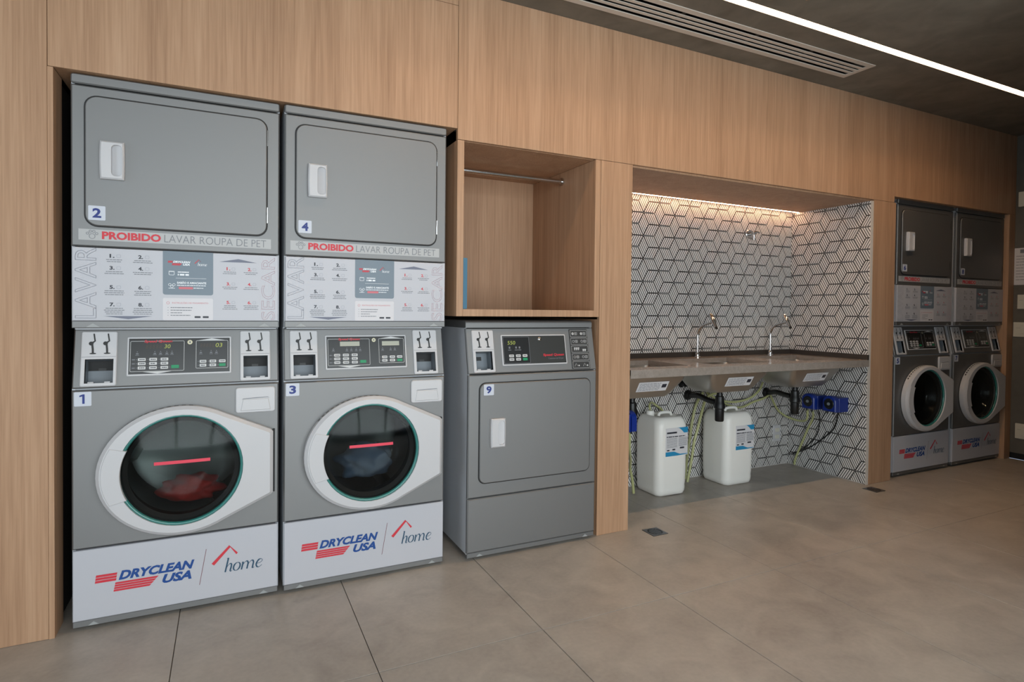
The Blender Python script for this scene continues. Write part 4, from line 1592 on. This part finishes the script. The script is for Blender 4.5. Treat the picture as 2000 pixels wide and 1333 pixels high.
def trap(cx, label, flange):
    cy, zb = 0.270, 0.462
    zs = ZT - 0.031 - 0.163
    t = thing('bottle_trap', label, 'drain trap', (cx, cy, 0), group='black drain traps')
    MB().tube([(0, 0, zs), (0, 0, zs - 0.055)], 0.013, 16).build('tailpiece', CHROME, t)
    MB().lathe([(0.0005, 0.200), (0.017, 0.200), (0.019, 0.165), (0.027, 0.160), (0.029, 0.120), (0.034, 0.112), (0.034, 0.085), (0.029, 0.080), (0.028, 0.006), (0.024, 0.0), (0.0005, 0.0)], 24, 'z', (0, 0, zb)).build('bottle', BLACKP, t)
    f = Vector((flange[0] - cx, YT - 0.006 - cy, flange[1]))
    p = smooth_path([(0.0, 0.026, zb + 0.118), (f.x * 0.25, 0.10, zb + 0.118), (f.x * 0.7, f.y * 0.65, (zb + 0.118 + f.z * 2) / 3 + 0.012), (f.x, f.y - 0.03, f.z), (f.x, f.y, f.z)], 7)
    rr = [0.017 + 0.0022 * (i % 2) for i in range(len(p))]
    MB().tube(p, rr, 14).build('waste_hose', BLACKP, t, 50)
    MB().lathe([(0.018, -0.022), (0.026, -0.020), (0.036, -0.004), (0.036, 0.0)], 24, 'y', (f.x, f.y, f.z)).build('wall_collar', BLACKP, t)
    return t


trap(2.652, 'black bottle trap above the blue pump beside the oak column', (2.70, 0.60))
trap(SINKX[1], 'black bottle trap under the middle sink', (3.385, 0.585))
trap(SINKX[2], 'black bottle trap under the sink beside the blue pumps', (4.150, 0.565))
t = thing('pipe_stub', 'short black pipe end on the tiles between left and middle sinks', 'pipe', (3.325, YT - 0.004, 0.668))
MB().lathe([(0.014, -0.05), (0.018, -0.05), (0.018, -0.006), (0.028, -0.004), (0.028, 0.0)], 20, 'y').build('pipe', BLACKP, t)
MB().lathe([(0.0005, -0.044), (0.0145, -0.044)], 20, 'y').build('plug', BLACKP, t)

# ------------------------------------------------------------------ detergent canisters


def canister(x0, x1, y0, y1, h, label, lab_box, capx, capy):
    cx, cy = (x0 + x1) / 2, (y0 + y1) / 2
    hx, hy = (x1 - x0) / 2, (y1 - y0) / 2
    t = thing('canister', label, 'canister', (cx, cy, 0), group='white detergent canisters')
    prof = [(0.0, 0.80, 0.035), (0.006, 0.90, 0.042), (0.022, 0.965, 0.05), (0.045, 0.985, 0.052), (0.060, 0.97, 0.05), (0.075, 0.99, 0.052), (0.16, 1.0, 0.05), (0.30, 1.0, 0.05), (h - 0.075, 1.0, 0.05), (h - 0.05, 0.985, 0.052), (h - 0.028, 0.94, 0.055), (h - 0.012, 0.86, 0.05), (h - 0.004, 0.76, 0.045), (h - 0.004, 0.66, 0.04), (h - 0.016, 0.60, 0.04)]
    vs, fs = [], []
    n = None
    for z, k, r in prof:
        pts = rrect(-hx * k, hx * k, -hy * k, hy * k, r, 6)
        n = len(pts)
        for p in pts:
            zz = z
            # stacking groove across the underside of the front
            if z < 0.03 and abs(p[0] - hx * 0.30) < 0.028:
                zz = max(z, 0.016)
            vs.append((p[0], p[1], zz))
    for i in range(len(prof) - 1):
        for j in range(n):
            k = (j + 1) % n
            fs.append((i * n + j, i * n + k, (i + 1) * n + k, (i + 1) * n + j))
    fs.append(tuple(n - 1 - j for j in range(n)))
    fs.append(tuple((len(prof) - 1) * n + j for j in range(n)))
    MB().add(vs, fs).build('body', JERRY, t, 50)
    MB().lathe([(0.0005, h + 0.022), (0.022, h + 0.022), (0.026, h + 0.017), (0.026, h - 0.012), (0.03, h - 0.016)], 28, 'z', (capx, capy, 0)).build('cap', JERRY, t)
    hp = smooth_path([(-hx * 0.2, 0, h - 0.012), (-hx * 0.12, 0, h + 0.006), (hx * 0.2, 0, h + 0.010), (hx * 0.55, 0, h + 0.006), (hx * 0.62, 0, h - 0.012)], 5)
    MB().tube(hp, 0.010, 12).build('carry_handle', JERRY, t, 50)
    # label wrapped on the front face
    a, b, c, d = lab_box
    a, b = a - cx, b - cx
    y = -hy - 0.0012
    lab = MB().plate([(a, c), (b, c), (b, d), (a, d)], y, -hy + 0.0003).build('label_sheet', PAPER, t, 0, 'white and cyan printed label')
    y -= 0.0006
    w, hh = b - a, d - c
    fx = lambda f: a + f * w
    fz = lambda f: c + f * hh
    m = MB()
    m.flat([(fx(0.48), fz(1.0)), (fx(0.60), fz(0.985)), (fx(0.72), fz(0.90)), (fx(0.82), fz(0.80)), (fx(1.0), fz(0.80)), (fx(1.0), fz(1.0))], y)
    m.build('label_band', CYAN, lab, 0)
    m = MB()
    m.flat([(fx(0.0), fz(0.0)), (fx(0.55), fz(0.0)), (fx(1.0), fz(0.03)), (fx(1.0), fz(0.05)), (fx(0.65), fz(0.055)), (fx(0.52), fz(0.10)), (fx(0.38), fz(0.155)), (fx(0.0), fz(0.155))], y)
    m.build('label_band', CYAN, lab, 0)
    rnd = random.Random(int(cx * 100))
    m = MB()
    m.bar(fx(0.05), fx(0.50), fz(0.80), fz(0.86), y)
    words(m, fx(0.04), fx(0.55), fz(0.69), 0.006, y, 0.003, rnd, 0.01, 0.03)
    words(m, fx(0.58), fx(0.88), fz(0.69), 0.005, y, 0.003, rnd, 0.01, 0.03)
    m.bar(fx(0.06), fx(0.17), fz(0.19), fz(0.235), y)
    m.bar(fx(0.30), fx(0.43), fz(0.20), fz(0.255), y)
    m.bar(fx(0.64), fx(0.84), fz(0.24), fz(0.30), y)
    m.build('bold_print', DARKTXT, lab, 0)
    m = MB()
    for k in range(8):
        words(m, fx(0.05), fx(0.52), fz(0.63 - 0.045 * k), 0.0028, y, 0.0015, rnd)
        words(m, fx(0.58), fx(0.97), fz(0.63 - 0.04 * k), 0.0030, y, 0.0012, rnd)
    m.build('small_print', GREYTXT, lab, 0)
    return t


canister(2.905, 3.155, 0.330, 0.576, 0.500, 'white canister with cyan label, left one nearest the oak column', (2.962, 3.140, 0.255, 0.432), -0.060, 0.04)
canister(3.478, 3.742, 0.330, 0.576, 0.494, 'white canister with cyan label, right one below the middle trap', (3.560, 3.728, 0.240, 0.402), -0.060, 0.04)

# ------------------------------------------------------------------ dosing pumps, tubes, cords, socket


def pump(name_loc, rz, label):
    """Wall-mounted dosing pump: local -y is the face, mounted at local y = 0.13."""
    t = thing('dosing_pump', label, 'pump', name_loc, rz, group='blue dosing pumps')
    MB().bbox(-0.048, 0.048, 0.030, 0.128, -0.052, 0.046, 0.006).build('housing', BLUEP, t, 0)
    ol = rrect(-0.050, 0.050, -0.054, 0.02, 0.006, 3)
    dome = [(-0.050, -0.050), (0.050, -0.050), (0.050, 0.02)] + [(0.050 * math.cos(a), 0.02 + 0.040 * math.sin(a)) for a in [PI * i / 12 for i in range(1, 12)]] + [(-0.050, 0.02)]
    MB().plate(dome, -0.010, 0.030, 0.006).build('pump_head', BLUEP, t, 40)
    MB().lathe([(0.0005, -0.013), (0.034, -0.013), (0.038, -0.010)], 28, 'y', (0, 0, 0.004)).build('rotor_window', mat('smoked rotor cover', (24, 26, 30), 0.25), t)
    MB().lathe([(0.0005, -0.019), (0.009, -0.019), (0.011, -0.013)], 16, 'y', (0, 0, 0.004)).build('rotor_hub', POCKET, t)
    MB().tube([(-0.022, 0.01, -0.050), (-0.022, 0.01, -0.068)], 0.006, 10).build('hose_nipple', BLACKP, t)
    MB().tube([(0.022, 0.01, -0.050), (0.022, 0.01, -0.068)], 0.006, 10).build('hose_nipple', BLACKP, t)
    return t


XM = XT - 0.0045
pump((XM - 0.129, 0.165, 0.530), -PI / 2, 'blue dosing pump on the tiled side wall, the one nearer the room')
pump((XM - 0.129, 0.330, 0.525), -PI / 2, 'blue dosing pump on the tiled side wall, the one nearer the corner')
pump((2.4145 + 0.1295, 0.14, 0.545), PI / 2, 'blue dosing pump half hidden behind the oak column')


def cord(name, pts, r, m, label, cat, group=None):
    return tag(MB().tube(smooth_path(pts, 7), r, 8).build(name, m, None, 60), label, cat, group)


G = 'yellowed dosing hoses'
cord('dosing_hose', [(2.970, 0.493, 0.523), (2.978, 0.510, 0.552), (3.020, 0.545, 0.562), (3.080, 0.582, 0.540), (3.170, 0.588, 0.470), (3.205, 0.586, 0.32), (3.220, 0.584, 0.15), (3.230, 0.575, 0.010)], 0.0080, TUBE, 'yellowish hose looping from the left canister cap', 'hose', G)
cord('dosing_hose', [(3.575, 0.520, 0.60), (3.484, 0.520, 0.575), (3.436, 0.51, 0.496), (3.382, 0.50, 0.360), (3.356, 0.50, 0.285), (3.340, 0.50, 0.195), (3.325, 0.50, 0.120), (3.30, 0.50, 0.012)], 0.0095, TUBE, 'yellowish hose hanging down between the two white canisters', 'hose', G)
cord('dosing_hose', [(3.50, 0.575, 0.60), (3.440, 0.575, 0.52), (3.405, 0.575, 0.40), (3.385, 0.575, 0.28), (3.360, 0.570, 0.15), (3.34, 0.565, 0.012)], 0.0095, TUBE, 'second yellowish hose behind the gap between the canisters', 'hose', G)
cord('dosing_hose', [(3.518, 0.555, 0.598), (3.624, 0.55, 0.545), (3.772, 0.55, 0.520), (3.923, 0.55, 0.538), (4.026, 0.555, 0.590), (4.08, 0.57, 0.645)], 0.0080, TUBE, 'yellowish hose sagging along the tiles between two traps', 'hose', G)
cord('dosing_hose', [(3.551, 0.493, 0.518), (3.60, 0.505, 0.545), (3.700, 0.54, 0.505), (3.852, 0.56, 0.475), (3.979, 0.565, 0.505), (4.110, 0.57, 0.530), (4.18, 0.58, 0.56)], 0.0080, TUBE, 'yellowish hose from the right canister cap towards the corner', 'hose', G)
cord('dosing_hose', [(4.290, 0.352, 0.462), (4.32, 0.380, 0.385), (4.34, 0.455, 0.360), (4.33, 0.560, 0.375), (4.26, 0.585, 0.43), (4.18, 0.588, 0.55)], 0.0080, TUBE, 'yellowish hose curving from the inner blue pump along the corner', 'hose', G)
cord('dosing_hose', [(4.290, 0.308, 0.457), (4.34, 0.345, 0.400), (4.375, 0.413, 0.300), (4.388, 0.475, 0.170), (4.388, 0.520, 0.060), (4.388, 0.53, 0.008)], 0.0080, TUBE, 'yellowish hose running down the side wall below the pumps', 'hose', G)
cord('dosing_hose', [(2.555, 0.162, 0.477), (2.60, 0.22, 0.36), (2.70, 0.34, 0.26), (2.76, 0.42, 0.18), (2.80, 0.45, 0.10), (2.82, 0.46, 0.008)], 0.0095, TUBE, 'yellowish hose below the half hidden blue pump', 'hose', G)
cord('loose_cable', [(4.330, 0.295, 0.472), (4.370, 0.312, 0.400), (4.390, 0.341, 0.291), (4.392, 0.410, 0.190), (4.392, 0.517, 0.108), (4.388, 0.560, 0.098)], 0.0035, BLACKP, 'thin black cord from the inner pump, nearer the corner', 'cord', 'pump cords')
cord('loose_cable', [(4.350, 0.160, 0.477), (4.380, 0.180, 0.440), (4.390, 0.216, 0.341), (4.392, 0.327, 0.228), (4.392, 0.431, 0.150), (4.388, 0.545, 0.088)], 0.0045, BLACKP, 'black cord sweeping down from the outer blue pump', 'cord', 'pump cords')
t = thing('power_socket', 'white wall socket on the tiles by the corner', 'socket', (4.272, YT - 0.004, 0.245))
MB().plate(rrect(-0.040, 0.040, -0.062, 0.062, 0.006, 3), -0.009, 0.0, 0.003).build('cover_plate', WHITE, t, 40)
for z in (-0.026, 0.026):
    MB().plate(rrect(-0.022, 0.022, z - 0.014, z + 0.014, 0.004, 3), -0.0115, -0.009, 0.001).build('socket_insert', SWITCH, t, 40)

# ------------------------------------------------------------------ floor drains


def floor_drain(x, y, label):
    t = thing('floor_drain', label, 'drain', (x, y, 0), group='steel floor drains')
    M_ = Matrix(((1, 0, 0, 0), (0, 0, 1, 0), (0, -1, 0, 0), (0, 0, 0, 1)))
    h = 0.048
    MB().plate([(-h, -h), (h, -h), (h, h), (-h, h)], 0, 0.0025, 0.001, [circ(0, 0, 0.040, 32)]).xf(Matrix.Translation((0, 0, 0.003)) @ M_).build('frame', DRAINM, t, 0)
    MB().lathe([(0.0395, 0.0022), (0.037, 0.0024), (0.036, 0.0012), (0.0005, 0.0012)], 32, 'z').build('sump', BLACKP, t)
    for k in range(-3, 4):
        w = math.sqrt(max(0.036 ** 2 - (k * 0.0105) ** 2, 0)) - 0.002
        MB().box(-w, w, k * 0.0105 - 0.0032, k * 0.0105 + 0.0032, 0.0014, 0.0028).build('grate_bar', DRAINM, t, 0)
    return t


floor_drain(2.528, -0.102, 'square steel floor drain beside the oak column foot')
floor_drain(4.345, -0.110, 'square steel floor drain in front of the right oak post')

# ------------------------------------------------------------------ things on the far right wall


def wall_plate(name, label, cat, yc, zc, w, h, th, m, extra=None):
    t = thing(name, label, cat, (XR, yc, zc), -PI / 2)
    MB().plate(rrect(-w / 2, w / 2, -h / 2, h / 2, 0.004, 2), -th, 0.0, min(0.002, th / 2)).build('plate', m, t, 40)
    if extra:
        extra(t, w, h, -th - 0.0006)
    return t


def notice(t, w, h, y):
    m = MB()
    m.bar(-w * 0.30, w * 0.42, h * 0.36, h * 0.46, y)
    m.build('heading_bar', GREYTXT, t, 0)
    m = MB()
    rnd = random.Random(2)
    for k in range(9):
        words(m, -w * 0.42, w * 0.42, h * 0.28 - k * h * 0.08, 0.004, y, 0.003, rnd, 0.012, 0.04)
    m.build('small_print', GREYTXT, t, 0)


def rocker(t, w, h, y):
    MB().plate(rrect(-w * 0.22, w * 0.22, -h * 0.3, h * 0.3, 0.003, 2), y - 0.003, y + 0.0006, 0.001).build('switch_rocker', SWITCH, t, 40)
    MB().bar(-w * 0.40, w * 0.40, h * 0.10, h * 0.115, y).build('seam_line', GREYTXT, t, 0)


wall_plate('alarm_box', 'small cream box high on the grey end wall', 'box', -0.126, 2.095, 0.155, 0.120, 0.03, SWITCH)
wall_plate('notice_sheet', 'printed paper notice taped to the grey end wall', 'notice', -0.122, 1.558, 0.215, 0.297, 0.0015, PAPER, notice)
wall_plate('switch_plate', 'upper cream switch plate below the paper notice', 'switch', -0.117, 1.273, 0.135, 0.115, 0.01, SWITCH, rocker)
wall_plate('switch_plate', 'lower wide cream switch plate on the grey end wall', 'switch', -0.114, 1.050, 0.175, 0.118, 0.01, SWITCH, rocker)
wall_plate('socket_plate', 'cream socket plate low on the grey end wall', 'socket', -0.130, 0.232, 0.150, 0.122, 0.01, SWITCH, rocker)
